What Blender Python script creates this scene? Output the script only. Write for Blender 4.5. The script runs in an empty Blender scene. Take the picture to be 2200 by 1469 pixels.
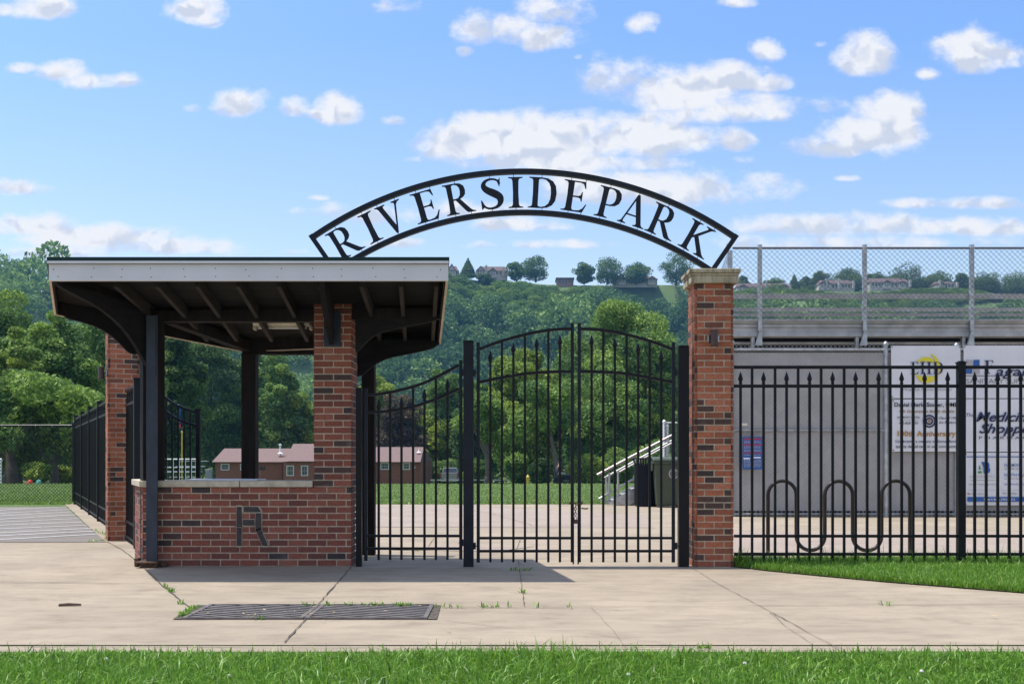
import bpy, bmesh, math, random
import numpy as np
from mathutils import Vector, Matrix
R = math.radians
random.seed(7)
scene = bpy.context.scene
col = scene.collection
F = 2250.0; CH = 1.16; HY = 980.0; CX = 1100.0
def W(x, y, D):
    """a sight line through the photograph followed to a distance D"""
    return Vector(((x-CX)*D/F, D, CH+(HY-y)*D/F))
def G(x, y, z=0.0):
    """point of the level ground (height z) seen at x, y"""
    D = (CH-z)*F/(y-HY)
    return Vector(((x-CX)*D/F, D, z))
def gz(Y):
    """height of the terrain at distance Y"""
    if Y < 44: return 0.0
    if Y < 140: return -(Y-44)*0.0285
    return -2.736
# ------------------------------------------------------------------ materials
MATS = {}
def newmat(name):
    m = bpy.data.materials.new(name); m.use_nodes = True
    nt = m.node_tree; b = nt.nodes['Principled BSDF']
    MATS[name] = m
    return m, nt, b
def nd(nt, t, **kw):
    n = nt.nodes.new(t)
    for k, v in kw.items():
        if k in n.inputs.keys(): n.inputs[k].default_value = v
        else: setattr(n, k, v)
    return n
def ramp(nt, fac, stops, interp='LINEAR'):
    n = nt.nodes.new('ShaderNodeValToRGB'); n.color_ramp.interpolation = interp
    e = n.color_ramp.elements
    while len(e) < len(stops): e.new(0.5)
    for i, (p, c) in enumerate(stops):
        e[i].position = p; e[i].color = (*c, 1) if len(c) == 3 else c
    nt.links.new(fac, n.inputs[0]); return n.outputs[0]
def mixc(nt, a, b, fac, mode='MIX'):
    n = nt.nodes.new('ShaderNodeMix'); n.data_type = 'RGBA'; n.blend_type = mode
    for s, v in ((0, fac), (6, a), (7, b)):
        if hasattr(v, 'is_linked') or hasattr(v, 'links'): nt.links.new(v, n.inputs[s])
        else: n.inputs[s].default_value = v if s == 0 else (*v, 1)
    return n.outputs[2]
def noise(nt, scale, detail=4, rough=0.55, vec=None, sc=None):
    tc = nt.nodes.new('ShaderNodeTexCoord'); v = vec or tc.outputs['Object']
    if sc:
        mp = nt.nodes.new('ShaderNodeMapping'); mp.inputs['Scale'].default_value = sc
        nt.links.new(v, mp.inputs[0]); v = mp.outputs[0]
    n = nd(nt, 'ShaderNodeTexNoise', Scale=scale, Detail=detail, Roughness=rough)
    nt.links.new(v, n.inputs['Vector']); return n.outputs['Fac']
def bump(nt, b, h, strength=0.3, dist=0.01):
    n = nd(nt, 'ShaderNodeBump', Strength=strength, Distance=dist)
    nt.links.new(h, n.inputs['Height']); nt.links.new(n.outputs[0], b.inputs['Normal'])
def plain(name, c, rough=0.5, metal=0.0, var=0.12, ns=6.0, bmp=0.0, coat=0.0):
    m, nt, b = newmat(name)
    if max(c) < 0.05: b.inputs['Specular IOR Level'].default_value = 0.2
    f = noise(nt, ns, 6)
    lo = tuple(max(0, k*(1-var)) for k in c); hi = tuple(min(1, k*(1+var)) for k in c)
    nt.links.new(ramp(nt, f, [(0.3, lo), (0.7, hi)]), b.inputs['Base Color'])
    b.inputs['Roughness'].default_value = rough; b.inputs['Metallic'].default_value = metal
    b.inputs['Coat Weight'].default_value = coat
    if bmp: bump(nt, b, noise(nt, ns*12, 4), bmp, 0.004)
    return m
def attr(nt, name):
    n = nt.nodes.new('ShaderNodeAttribute'); n.attribute_name = name; return n.outputs['Fac']
# brick
def brickmat(name, reds, dark):
    m, nt, b = newmat(name)
    c = ramp(nt, attr(nt, 'rnd'), [(0.0, dark[0]), (0.09, dark[1]), (0.10, reds[0]), (0.35, reds[1]), (0.7, reds[2]), (1.0, reds[3])])
    c = mixc(nt, c, (0.55, 0.5, 0.48), 0.0)
    n1 = noise(nt, 55, 6, 0.7)
    c2 = mixc(nt, c, ramp(nt, n1, [(0.35, (0.62, 0.6, 0.6)), (0.62, (1.12, 1.1, 1.1))]), 1.0, 'MULTIPLY')
    n2 = noise(nt, 4.5, 5, 0.6)
    c3 = mixc(nt, c2, (0.30, 0.22, 0.18), ramp(nt, n2, [(0.58, (0, 0, 0)), (0.8, (0.35, 0.35, 0.35))]))
    nt.links.new(c3, b.inputs['Base Color']); b.inputs['Roughness'].default_value = 0.9
    bump(nt, b, noise(nt, 140, 5, 0.7), 0.35, 0.003); return m
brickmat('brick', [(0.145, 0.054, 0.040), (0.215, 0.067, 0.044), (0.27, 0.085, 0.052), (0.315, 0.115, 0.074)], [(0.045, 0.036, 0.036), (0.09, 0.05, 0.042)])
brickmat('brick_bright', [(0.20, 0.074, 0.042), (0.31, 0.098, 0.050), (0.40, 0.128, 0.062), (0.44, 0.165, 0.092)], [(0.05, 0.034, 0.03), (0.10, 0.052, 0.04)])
plain('mortar', (0.50, 0.42, 0.315), 0.95, var=0.25, ns=12, bmp=0.4)
plain('limestone', (0.50, 0.44, 0.33), 0.9, var=0.25, ns=9, bmp=0.3)
def capmat():
    m, nt, b = newmat('stained_stone')
    f = noise(nt, 14, 6, 0.7, sc=(1, 1, 0.12)); g = noise(nt, 5, 5)
    c = ramp(nt, f, [(0.38, (0.12, 0.10, 0.065)), (0.52, (0.40, 0.34, 0.23)), (0.7, (0.55, 0.48, 0.35))])
    c = mixc(nt, c, (0.30, 0.20, 0.08), ramp(nt, g, [(0.5, (0, 0, 0)), (0.75, (0.4, 0.4, 0.4))]))
    nt.links.new(c, b.inputs['Base Color']); b.inputs['Roughness'].default_value = 0.92
    bump(nt, b, noise(nt, 60, 5), 0.4, 0.004)
capmat()
plain('dark_brick', (0.055, 0.046, 0.042), 0.85, var=0.3, ns=40, bmp=0.4)
def concrete(name, a, bcol, stain, agg=False):
    m, nt, b = newmat(name)
    big = noise(nt, 0.7, 6, 0.6); mid = noise(nt, 6, 8, 0.7, sc=(0.35, 1, 1)); fine = noise(nt, 160, 3, 0.7)
    c = ramp(nt, big, [(0.3, a), (0.7, bcol)])
    c = mixc(nt, c, stain, ramp(nt, mid, [(0.46, (0, 0, 0)), (0.70, (0.55, 0.55, 0.55))]))
    lo, hi = ((0.62, 0.6, 0.6), (1.3, 1.28, 1.26)) if agg else ((0.84, 0.84, 0.84), (1.1, 1.1, 1.1))
    c = mixc(nt, c, ramp(nt, fine, [(0.35, lo), (0.65, hi)]), 1.0, 'MULTIPLY')
    sp = noise(nt, 33, 2, 0.5)
    c = mixc(nt, c, (0.12, 0.09, 0.07), ramp(nt, sp, [(0.72, (0, 0, 0)), (0.76, (0.5, 0.5, 0.5))]))
    blot = noise(nt, 1.7, 7, 0.72)
    c = mixc(nt, c, (0.55*a[0], 0.53*a[1], 0.5*a[2]), ramp(nt, blot, [(0.56, (0, 0, 0)), (0.68, (0.38, 0.38, 0.38))]))
    nt.links.new(c, b.inputs['Base Color']); b.inputs['Roughness'].default_value = 0.9
    bump(nt, b, fine, 0.5 if agg else 0.25, 0.006); return m
concrete('concrete', (0.285, 0.232, 0.168), (0.395, 0.320, 0.232), (0.165, 0.135, 0.10))
concrete('aggregate', (0.31, 0.25, 0.205), (0.37, 0.305, 0.25), (0.23, 0.185, 0.15), True)
concrete('asphalt', (0.17, 0.152, 0.138), (0.23, 0.208, 0.186), (0.14, 0.125, 0.115), True)
plain('crack', (0.085, 0.07, 0.055), 1.0, var=0.5, ns=30)
plain('faded_paint', (0.46, 0.45, 0.44), 0.8, var=0.3, ns=30)
def grassmat(name, lo, mid, hi, tip=0.0):
    m, nt, b = newmat(name)
    a = attr(nt, 'rnd')
    c = ramp(nt, a, [(0, tuple(.5*k for k in lo)), (0.45, mid), (0.93, hi), (1.0, (hi[0]*1.9, hi[1]*1.2, hi[2]*1.6))])
    nt.nodes.remove(b)
    d = nd(nt, 'ShaderNodeBsdfPrincipled', Roughness=0.45); t = nt.nodes.new('ShaderNodeBsdfTranslucent')
    nt.links.new(c, d.inputs['Base Color'])
    tc = mixc(nt, c, (0.5, 0.9, 0.1), 0.15); nt.links.new(tc, t.inputs[0])
    mx = nt.nodes.new('ShaderNodeMixShader'); mx.inputs[0].default_value = 0.35
    nt.links.new(d.outputs[0], mx.inputs[1]); nt.links.new(t.outputs[0], mx.inputs[2])
    nt.links.new(mx.outputs[0], nt.nodes['Material Output'].inputs[0]); return m
grassmat('grass_blade', (0.05, 0.125, 0.012), (0.13, 0.285, 0.025), (0.27, 0.46, 0.06))
grassmat('lawn_blade', (0.11, 0.19, 0.035), (0.18, 0.27, 0.055), (0.27, 0.36, 0.10))
def groundmat():
    m, nt, b = newmat('lawn')
    f = noise(nt, 0.5, 6); g = noise(nt, 9, 6, 0.8, sc=(0.25, 1, 1)); h = noise(nt, 60, 4, 0.7)
    c = ramp(nt, f, [(0.3, (0.085, 0.15, 0.032)), (0.7, (0.125, 0.195, 0.045))])
    c = mixc(nt, c, (0.17, 0.22, 0.075), ramp(nt, g, [(0.45, (0, 0, 0)), (0.7, (0.6, 0.6, 0.6))]))
    c = mixc(nt, c, ramp(nt, h, [(0.3, (0.6, 0.6, 0.6)), (0.7, (1.25, 1.25, 1.25))]), 1.0, 'MULTIPLY')
    nt.links.new(c, b.inputs['Base Color']); b.inputs['Roughness'].default_value = 0.95
    bump(nt, b, h, 0.8, 0.05)
groundmat()
plain('soil', (0.06, 0.065, 0.025), 1.0, var=0.4, ns=20)
def leafmat(name, stops, trans=0.34):
    G_ = {'leaf_hill': 1.35, 'leaf_scrub': 1.3, 'leaf_dark': 1.2, 'leaf_mid': 1.36, 'leaf_light': 1.22, 'leaf_purple': 1.5}.get(name, 1.0)
    stops = [(p, tuple(min(.8, k*G_) for k in c)) for p, c in stops]
    m, nt, b = newmat(name)
    a = attr(nt, 'rnd'); k = attr(nt, 'clump')
    c = ramp(nt, a, stops)
    c = mixc(nt, c, ramp(nt, k, [(0, (0.45, 0.58, 0.68)), (0.5, (0.85, 0.9, 0.85)), (1, (1.38, 1.28, 1.0))]), 1.0, 'MULTIPLY')
    b.inputs['Roughness'].default_value = 0.65; b.inputs['Specular IOR Level'].default_value = 0.12 if name in ('leaf_hill', 'leaf_scrub') else 0.3
    nt.links.new(c, b.inputs['Base Color'])
    t = nt.nodes.new('ShaderNodeBsdfTranslucent')
    nt.links.new(mixc(nt, c, (0.6, 0.9, 0.1), 0.08), t.inputs[0])
    mx = nt.nodes.new('ShaderNodeMixShader'); mx.inputs[0].default_value = trans
    nt.links.new(b.outputs[0], mx.inputs[1]); nt.links.new(t.outputs[0], mx.inputs[2])
    nt.links.new(mx.outputs[0], nt.nodes['Material Output'].inputs[0]); return m
leafmat('leaf_mid', [(0, (0.06, 0.12, 0.03)), (0.5, (0.12, 0.20, 0.05)), (1, (0.24, 0.32, 0.10))])
leafmat('leaf_light', [(0, (0.09, 0.15, 0.03)), (0.5, (0.19, 0.26, 0.045)), (1, (0.34, 0.40, 0.09))])
leafmat('leaf_dark', [(0, (0.04, 0.085, 0.03)), (0.5, (0.075, 0.135, 0.042)), (1, (0.16, 0.23, 0.08))])
leafmat('leaf_purple', [(0, (0.035, 0.022, 0.022)), (0.5, (0.065, 0.042, 0.038)), (1, (0.12, 0.10, 0.085))])
leafmat('leaf_hill', [(0, (0.035, 0.085, 0.03)), (0.5, (0.085, 0.155, 0.048)), (1, (0.20, 0.28, 0.095))])
leafmat('leaf_scrub', [(0, (0.07, 0.13, 0.03)), (0.5, (0.11, 0.18, 0.04)), (1, (0.16, 0.23, 0.06))])
plain('bark', (0.11, 0.09, 0.07), 0.95, var=0.35, ns=3, bmp=0.5)
plain('hillside', (0.085, 0.135, 0.04), 1.0, var=0.4, ns=0.05)
plain('hilltop', (0.12, 0.18, 0.045), 1.0, var=0.3, ns=0.05)
plain('rock', (0.16, 0.13, 0.12), 1.0, var=0.4, ns=0.1)
plain('black_metal', (0.006, 0.0065, 0.009), 0.42, 0.0, var=0.3, ns=5, bmp=0.08)
plain('worn_black_metal', (0.010, 0.013, 0.020), 0.45, 0.0, var=0.5, ns=3, bmp=0.1)
plain('sign_metal', (0.014, 0.017, 0.024), 0.45, 0.0, var=0.2, ns=5)
def steelmat():
    m, nt, b = newmat('blue_steel')
    f = noise(nt, 9, 7, 0.7, sc=(1, 1, 0.4)); g = noise(nt, 3, 6)
    c = ramp(nt, f, [(0.3, (0.010, 0.015, 0.026)), (0.6, (0.022, 0.033, 0.055)), (0.78, (0.07, 0.09, 0.125))])
    c = mixc(nt, c, (0.15, 0.06, 0.02), ramp(nt, g, [(0.66, (0, 0, 0)), (0.75, (0.7, 0.7, 0.7))]))
    nt.links.new(c, b.inputs['Base Color']); b.inputs['Roughness'].default_value = 0.6
    bump(nt, b, f, 0.2, 0.003)
steelmat()
def woodmat(name, a, c_, sc):
    m, nt, b = newmat(name)
    f = noise(nt, 14, 7, 0.65, sc=sc)
    nt.links.new(ramp(nt, f, [(0.3, a), (0.7, c_)]), b.inputs['Base Color'])
    b.inputs['Roughness'].default_value = 0.8; b.inputs['Specular IOR Level'].default_value = 0.15; bump(nt, b, f, 0.3, 0.004)
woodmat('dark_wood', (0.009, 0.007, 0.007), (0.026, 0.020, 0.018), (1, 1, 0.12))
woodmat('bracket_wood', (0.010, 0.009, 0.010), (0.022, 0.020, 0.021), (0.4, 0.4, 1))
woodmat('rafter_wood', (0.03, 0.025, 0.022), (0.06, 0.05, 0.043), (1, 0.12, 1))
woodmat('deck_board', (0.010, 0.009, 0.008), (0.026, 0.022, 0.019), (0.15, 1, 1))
plain('fascia_white', (0.66, 0.64, 0.66), 0.55, var=0.05, ns=3)
plain('trim_tan', (0.62, 0.50, 0.38), 0.7, var=0.15, ns=8)
plain('roof_green', (0.008, 0.028, 0.026), 0.4, 0.0, var=0.15, ns=5)
plain('rust', (0.085, 0.045, 0.028), 0.95, var=0.5, ns=25, bmp=0.5)
plain('cream_paint', (0.72, 0.66, 0.52), 0.5, var=0.15, ns=20)
plain('bronze', (0.07, 0.045, 0.042), 0.4, 0.5, var=0.2, ns=10)
plain('galvanized', (0.42, 0.43, 0.44), 0.42, 0.75, var=0.25, ns=9, bmp=0.1)
plain('wire_bright', (0.34, 0.34, 0.34), 0.5, 0.3, var=0.3, ns=9)
plain('wire', (0.15, 0.15, 0.16), 0.45, 0.6, var=0.2, ns=9)
plain('black_wire', (0.012, 0.013, 0.014), 0.5, var=0.2)
plain('aluminum', (0.44, 0.425, 0.41), 0.55, 0.4, var=0.22, ns=4, bmp=0.1)
plain('screen_cloth', (0.44, 0.42, 0.41), 0.85, var=0.12, ns=2.5, bmp=0.25)
plain('under_shade', (0.010, 0.009, 0.009), 0.9, var=0.3)  # near-black that stands in for the shade under the bleachers
plain('pink_rail', (0.36, 0.29, 0.295), 0.4, 0.2, var=0.1)
plain('rack_brown', (0.045, 0.036, 0.032), 0.35, 0.2, var=0.25, ns=8, coat=0.2)
def bannermat():
    m, nt, b = newmat('banner_white')
    f = noise(nt, 2.2, 4, 0.5)
    nt.links.new(ramp(nt, f, [(0.3, (0.66, 0.655, 0.68)), (0.7, (0.74, 0.735, 0.76))]), b.inputs['Base Color'])
    b.inputs['Roughness'].default_value = 0.45; bump(nt, b, f, 0.5, 0.05)
bannermat()
for n_, c_ in dict(ink_navy=(0.01, 0.018, 0.075), ink_black=(0.012, 0.012, 0.016), ink_gold=(0.42, 0.20, 0.03), ink_yellow=(0.70, 0.60, 0.03), ink_blue=(0.015, 0.10, 0.33), ink_green=(0.03, 0.25, 0.06), ink_grey=(0.22, 0.22, 0.24), ink_lightgrey=(0.42, 0.38, 0.40), ink_red=(0.5, 0.02, 0.03), ink_white=(0.8, 0.8, 0.82), ink_brown=(0.25, 0.12, 0.03)).items():
    plain(n_, c_, 0.5, var=0.05)
plain('cart_green', (0.055, 0.075, 0.045), 0.5, var=0.15, ns=6)
plain('bin_black', (0.008, 0.009, 0.016), 0.4, var=0.2)
plain('house_brick', (0.23, 0.095, 0.062), 0.9, var=0.28, ns=7)
plain('house_roof', (0.17, 0.108, 0.098), 0.85, var=0.15, ns=5)
plain('ridge_roof', (0.12, 0.078, 0.072), 0.9, var=0.2, ns=0.6)
plain('ridge_wall', (0.46, 0.43, 0.39), 0.9, var=0.1, ns=0.6)
plain('ridge_timber', (0.07, 0.05, 0.045), 0.9, var=0.2, ns=0.6)
plain('ridge_brick', (0.26, 0.17, 0.15), 0.9, var=0.2, ns=0.6)
plain('pane', (0.06, 0.08, 0.09), 0.15, var=0.3, ns=3)
plain('white_paint', (0.78, 0.78, 0.78), 0.45, var=0.06)
plain('silver_paint', (0.26, 0.26, 0.28), 0.3, 0.3, var=0.05, coat=0.5)
plain('tyre', (0.015, 0.015, 0.015), 0.8, var=0.2)
plain('tail_red', (0.5, 0.02, 0.02), 0.3, var=0.1)
plain('yellow_paint', (0.50, 0.38, 0.05), 0.5, var=0.1)
plain('skin', (0.55, 0.34, 0.25), 0.6, var=0.05)
plain('cloth_dark', (0.05, 0.045, 0.05), 0.9, var=0.2)
plain('red_cloth', (0.60, 0.06, 0.03), 0.7, var=0.1)
plain('green_cloth', (0.10, 0.40, 0.28), 0.7, var=0.1)
plain('dead_leaf', (0.38, 0.27, 0.14), 0.9, var=0.4, ns=30)
plain('twig', (0.10, 0.065, 0.045), 0.9, var=0.4, ns=30)
plain('clover_white', (0.6, 0.58, 0.5), 0.8, var=0.2, ns=30)
plain('iron', (0.17, 0.15, 0.14), 0.6, 0.4, var=0.3, ns=12, bmp=0.3)
plain('pit_shade', (0.012, 0.01, 0.01), 1.0, var=0.1)  # black for the shade down in the drain
M = MATS
# ------------------------------------------------------------------ mesh builder
class MB:
    def __init__(s): s.v = []; s.f = []; s.m = []; s.r = []
    def add(s, vs, fs, m=0, r=0.5):
        o = len(s.v); s.v += [tuple(v) for v in vs]
        for f in fs: s.f.append([o+i for i in f]); s.m.append(m); s.r.append(r)
    BF = [(0, 3, 2, 1), (4, 5, 6, 7), (0, 1, 5, 4), (1, 2, 6, 5), (2, 3, 7, 6), (3, 0, 4, 7)]
    def box(s, x0, x1, y0, y1, z0, z1, m=0, r=0.5):
        s.add([(x0, y0, z0), (x1, y0, z0), (x1, y1, z0), (x0, y1, z0), (x0, y0, z1), (x1, y0, z1), (x1, y1, z1), (x0, y1, z1)], s.BF, m, r)
    def obox(s, c, ux, uy, uz, hx, hy, hz, m=0, r=0.5):
        c = Vector(c); ux = Vector(ux).normalized()*hx; uy = Vector(uy).normalized()*hy; uz = Vector(uz).normalized()*hz
        s.add([c-ux-uy-uz, c+ux-uy-uz, c+ux+uy-uz, c-ux+uy-uz, c-ux-uy+uz, c+ux-uy+uz, c+ux+uy+uz, c-ux+uy+uz], s.BF, m, r)
    def bar(s, p, q, w, h, up=(0, 0, 1), m=0, r=0.5):
        p = Vector(p); q = Vector(q); t = (q-p); L = t.length; t.normalize()
        side = t.cross(Vector(up)); 
        if side.length < 1e-6: side = Vector((1, 0, 0))
        side.normalize(); u = side.cross(t)
        s.obox((p+q)/2, t, side, u, L/2, w/2, h/2, m, r)
    def prism(s, pts, off, m=0, r=0.5):
        n = len(pts); off = Vector(off); a = [Vector(p) for p in pts]
        s.add(a+[p+off for p in a], [tuple(range(n))[::-1], tuple(range(n, 2*n))]+[(i, (i+1) % n, n+(i+1) % n, n+i) for i in range(n)], m, r)
    def tube(s, pts, rad, n=8, m=0, r=0.5, closed=False):
        pts = [Vector(p) for p in pts]; k = len(pts)
        if not isinstance(rad, (list, tuple)): rad = [rad]*k
        vs = []; prev = None
        for i, p in enumerate(pts):
            if closed: t = pts[(i+1) % k]-pts[(i-1) % k]
            else: t = pts[min(i+1, k-1)]-pts[max(i-1, 0)]
            t.normalize()
            if prev is None:
                a = Vector((0, 0, 1)) if abs(t.z) < 0.9 else Vector((1, 0, 0)); u = t.cross(a).normalized()
            else: u = (prev-t*prev.dot(t)).normalized()
            prev = u; w = t.cross(u)
            for j in range(n):
                an = 2*math.pi*(j+0.5)/n; vs.append(p+(u*math.cos(an)+w*math.sin(an))*rad[i])
        fs = []
        for i in range(k if closed else k-1):
            b = ((i+1) % k)*n
            for j in range(n): fs.append((i*n+j, i*n+(j+1) % n, b+(j+1) % n, b+j))
        if not closed: fs += [tuple(range(n))[::-1], tuple(range((k-1)*n, k*n))]
        s.add(vs, fs, m, r)
    def lathe(s, c, prof, n=16, m=0, axis='z'):
        c = Vector(c); vs = []
        for (rr, z) in prof:
            for j in range(n):
                a = 2*math.pi*j/n; d = (rr*math.cos(a), rr*math.sin(a), z)
                if axis == 'y': d = (d[0], d[2], d[1])
                if axis == 'x': d = (d[2], d[0], d[1])
                vs.append(c+Vector(d))
        k = len(prof); fs = [(i*n+j, i*n+(j+1) % n, (i+1)*n+(j+1) % n, (i+1)*n+j) for i in range(k-1) for j in range(n)]
        fs += [tuple(range(n))[::-1], tuple(range((k-1)*n, k*n))]; s.add(vs, fs, m)
    def ribbon(s, pts, th, y0, y1, m=0):
        """flat-sided rail following (x, z) points between depths y0 and y1"""
        k = len(pts); P = [Vector((p[0], 0, p[1])) for p in pts]; vs = []
        for i, p in enumerate(P):
            t = (P[min(i+1, k-1)]-P[max(i-1, 0)]).normalized(); n = Vector((-t.z, 0, t.x))*(th/2)
            for yy, sg in ((y0, 1), (y1, 1), (y1, -1), (y0, -1)):
                vs.append((p.x+sg*n.x, yy, p.z+sg*n.z))
        fs = [(i*4+j, i*4+(j+1) % 4, i*4+4+(j+1) % 4, i*4+4+j) for i in range(k-1) for j in range(4)]
        fs += [(3, 2, 1, 0), (k*4-4, k*4-3, k*4-2, k*4-1)]; s.add(vs, fs, m)
    def build(s, name, mat, parent=None, smooth=False, bevel=0.0, origin=None):
        me = bpy.data.meshes.new(name)
        if parent is not None: o_ = root_loc(parent)
        else: o_ = Vector(origin) if origin is not None else Vector((0, 0, 0))
        me.from_pydata([(v[0]-o_.x, v[1]-o_.y, v[2]-o_.z) for v in s.v], [], s.f)
        for mm in (mat if isinstance(mat, (list, tuple)) else [mat]): me.materials.append(M[mm])
        me.polygons.foreach_set('material_index', s.m)
        a = me.attributes.new('rnd', 'FLOAT', 'FACE'); a.data.foreach_set('value', s.r)
        if len(s.f) < 30000:
            bm = bmesh.new(); bm.from_mesh(me); bmesh.ops.recalc_face_normals(bm, faces=bm.faces); bm.to_mesh(me); bm.free()
        if smooth: 
            me.polygons.foreach_set('use_smooth', [True]*len(me.polygons))
        me.update()
        ob = bpy.data.objects.new(name, me); col.objects.link(ob)
        if parent is not None: ob.parent = parent
        else: ob.location = o_
        if bevel:
            b = ob.modifiers.new('Bevel', 'BEVEL'); b.width = bevel; b.segments = 2; b.limit_method = 'ANGLE'
        if smooth:
            try:
                md = ob.modifiers.new('w', 'EDGE_SPLIT'); md.split_angle = R(40)
            except Exception: pass
        return ob
def root_loc(o):
    while o.parent is not None: o = o.parent
    return o.location.copy()
def tag(o, label=None, cat=None, group=None, kind=None):
    if label: o['label'] = label
    if cat: o['category'] = cat
    if group: o['group'] = group
    if kind: o['kind'] = kind
    return o
def thing(name, label, cat, loc=(0, 0, 0), group=None):
    o = bpy.data.objects.new(name, None); o.empty_display_size = 0.2; o.location = loc; col.objects.link(o)
    return tag(o, label, cat, group)
def copy_tree(o, parent=None):
    c = o.copy(); col.objects.link(c); c.parent = parent
    for ch in [x for x in list(o.children)]: copy_tree(ch, c)
    return c
def npmesh(name, verts, mat, rnd=None, clump=None, parent=None, origin=(0, 0, 0), nv=4, faces=None):
    me = bpy.data.meshes.new(name); n = len(verts)
    o_ = np.array(root_loc(parent) if parent is not None else origin, dtype=np.float64)
    me.vertices.add(n); me.vertices.foreach_set('co', (verts-o_).astype(np.float32).ravel())
    if faces is None:
        li = np.arange(n, dtype=np.int32); ls = np.arange(0, n, nv, dtype=np.int32)
    else: li = faces.astype(np.int32).ravel(); ls = np.arange(0, faces.size, faces.shape[1], dtype=np.int32)
    me.loops.add(len(li)); me.loops.foreach_set('vertex_index', li)
    me.polygons.add(len(ls)); me.polygons.foreach_set('loop_start', ls)
    for nm, arr in (('rnd', rnd), ('clump', clump)):
        if arr is not None:
            a = me.attributes.new(nm, 'FLOAT', 'FACE'); a.data.foreach_set('value', arr.astype(np.float32))
    me.materials.append(M[mat]); me.update(calc_edges=True)
    ob = bpy.data.objects.new(name, me); col.objects.link(ob)
    if parent is not None: ob.parent = parent
    else: ob.location = origin
    return ob
# ------------------------------------------------------------------ foliage
def leaf_cloud(lumps, n, size, rng, inner=0.35, up=0.25):
    L = np.array(lumps, dtype=float); w = (L[:, 3]*L[:, 4]+L[:, 4]*L[:, 5]); w /= w.sum()
    idx = rng.choice(len(L), n, p=w); d = rng.normal(size=(n, 3)); d /= np.linalg.norm(d, axis=1)[:, None]
    d[:, 2] = np.where((d[:, 2] < 0) & (rng.random(n) < up), -d[:, 2], d[:, 2])
    rad = 1-inner*rng.random(n)**1.5
    rad += rng.normal(size=n)*0.06
    p = L[idx, :3]+d*L[idx, 3:6]*rad[:, None]
    nr = d*0.5+rng.normal(size=(n, 3))*0.8; nr /= np.linalg.norm(nr, axis=1)[:, None]
    a = np.cross(nr, rng.normal(size=(n, 3))); a /= np.linalg.norm(a, axis=1)[:, None]; b = np.cross(nr, a)
    s = size*(0.55+0.9*rng.random(n))[:, None]
    a = a*s; b = b*s*0.62
    v = np.stack([p-a, p-b*0.9+a*0.1, p+a, p+b*0.9+a*0.1], axis=1).reshape(-1, 3)
    return v, rng.random(n), L[idx, 6]
def crown_lumps(rng, w, h, n, z0, rl=(0.13, 0.27)):
    out = [(0, 0, z0+h*0.5, w*0.30, w*0.30, h*0.34, 0.4), (0, 0, z0+h*0.2, w*0.36, w*0.36, h*0.2, 0.3)]
    for i in range(n):
        d = rng.normal(size=3); d /= np.linalg.norm(d)
        k = 0.42+0.48*rng.random()**.8
        zc = d[2]*k; taper = 1.0-0.30*max(0, zc)
        r = (rl[0]+(rl[1]-rl[0])*rng.random())*w*0.5*1.25
        out.append((d[0]*w*0.5*k*taper, d[1]*w*0.5*k*taper, z0+h*0.5+zc*h*0.5, r, r, r*0.75, rng.random()))
    return out
def limbs(mb, h0, h, w, rng, tr):
    mb.tube([(0, 0, -0.4), (0.04, 0, h0*0.5), (0.1*rng.normal(), 0.1, h0), (0.3*rng.normal(), 0.2, h0+(h-h0)*0.55)], [tr*1.35, tr, tr*0.8, tr*0.25], 9)
    for i in range(6):
        a = rng.random()*6.28; L = w*0.36*(0.7+0.4*rng.random()); z = h0*(0.8+0.5*rng.random())
        mb.tube([(0, 0, z), (math.cos(a)*L*0.45, math.sin(a)*L*0.45, z+L*0.45), (math.cos(a)*L, math.sin(a)*L, z+L*0.95)], [tr*0.5, tr*0.3, tr*0.08], 6)
def make_tree(name, label, w, h, z0, mat, seed, n=26000, leaf=0.2, nl=60, tr=0.3, cat='tree', group=None, loc=(0, 0, 0), rl=(0.13, 0.27), inner=0.3, lumps=None):
    rng = np.random.default_rng(seed)
    t = thing(name, label, cat, (0, 0, 0), group)
    lp = lumps or crown_lumps(rng, w, h-z0, nl, z0, rl)
    v, r, c = leaf_cloud(lp, n, leaf, rng, inner)
    npmesh('crown', v, mat, r, c, parent=t)
    if tr: 
        mb = MB(); limbs(mb, max(z0, h*0.18), h, w, rng, tr); mb.build('trunk', 'bark', t, smooth=True)
    t.location = loc
    return t
def place_px(t, x, D, base=None): t.location = ((x-CX)*D/F, D, gz(D) if base is None else base)
HAZE = 0.00016
# ------------------------------------------------------------------ bricks
def brick_face(mb, p0, p1, nrm, z0, n, pitch, proud=0.004, seed=0, dark=0.09, off=0, depth=0.03, phase=0.0, skip=None, calm=None):
    """running bond laid on the vertical face p0 -> p1"""
    rng = random.Random(seed); p0 = Vector((*p0, 0)); p1 = Vector((*p1, 0)); t = (p1-p0); L = t.length; t.normalize()
    nrm = Vector((*nrm, 0)).normalized(); bw = 0.2032; j = 0.0118
    for i in range(n):
        s = -bw+phase+(0.5*bw if (i+off) % 2 else 0.0)
        while s < L-0.004:
            a = max(s, -j/2); b = min(s+bw, L+j/2)
            if b-a > 0.03:
                r = rng.random(); r = rng.random()*0.085 if r < dark else 0.11+0.89*rng.random()
                if calm and r < .1 and calm(a, z0+i*pitch): r = .11+.8*rng.random()
                a2, b2 = a+j/2+rng.uniform(-.001, .001), b-j/2+rng.uniform(-.001, .001)
                zc = z0+i*pitch
                if not (skip and skip((a2+b2)/2, zc+pitch/2, a2, b2)):
                    c = p0+t*((a2+b2)/2)+nrm*(proud-depth/2+rng.uniform(-.0012, .0012)); c.z = zc+pitch/2
                    mb.obox(c, t, nrm, (0, 0, 1), (b2-a2)/2, depth/2, (pitch-j)/2, 0, r)
            s += bw
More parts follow.
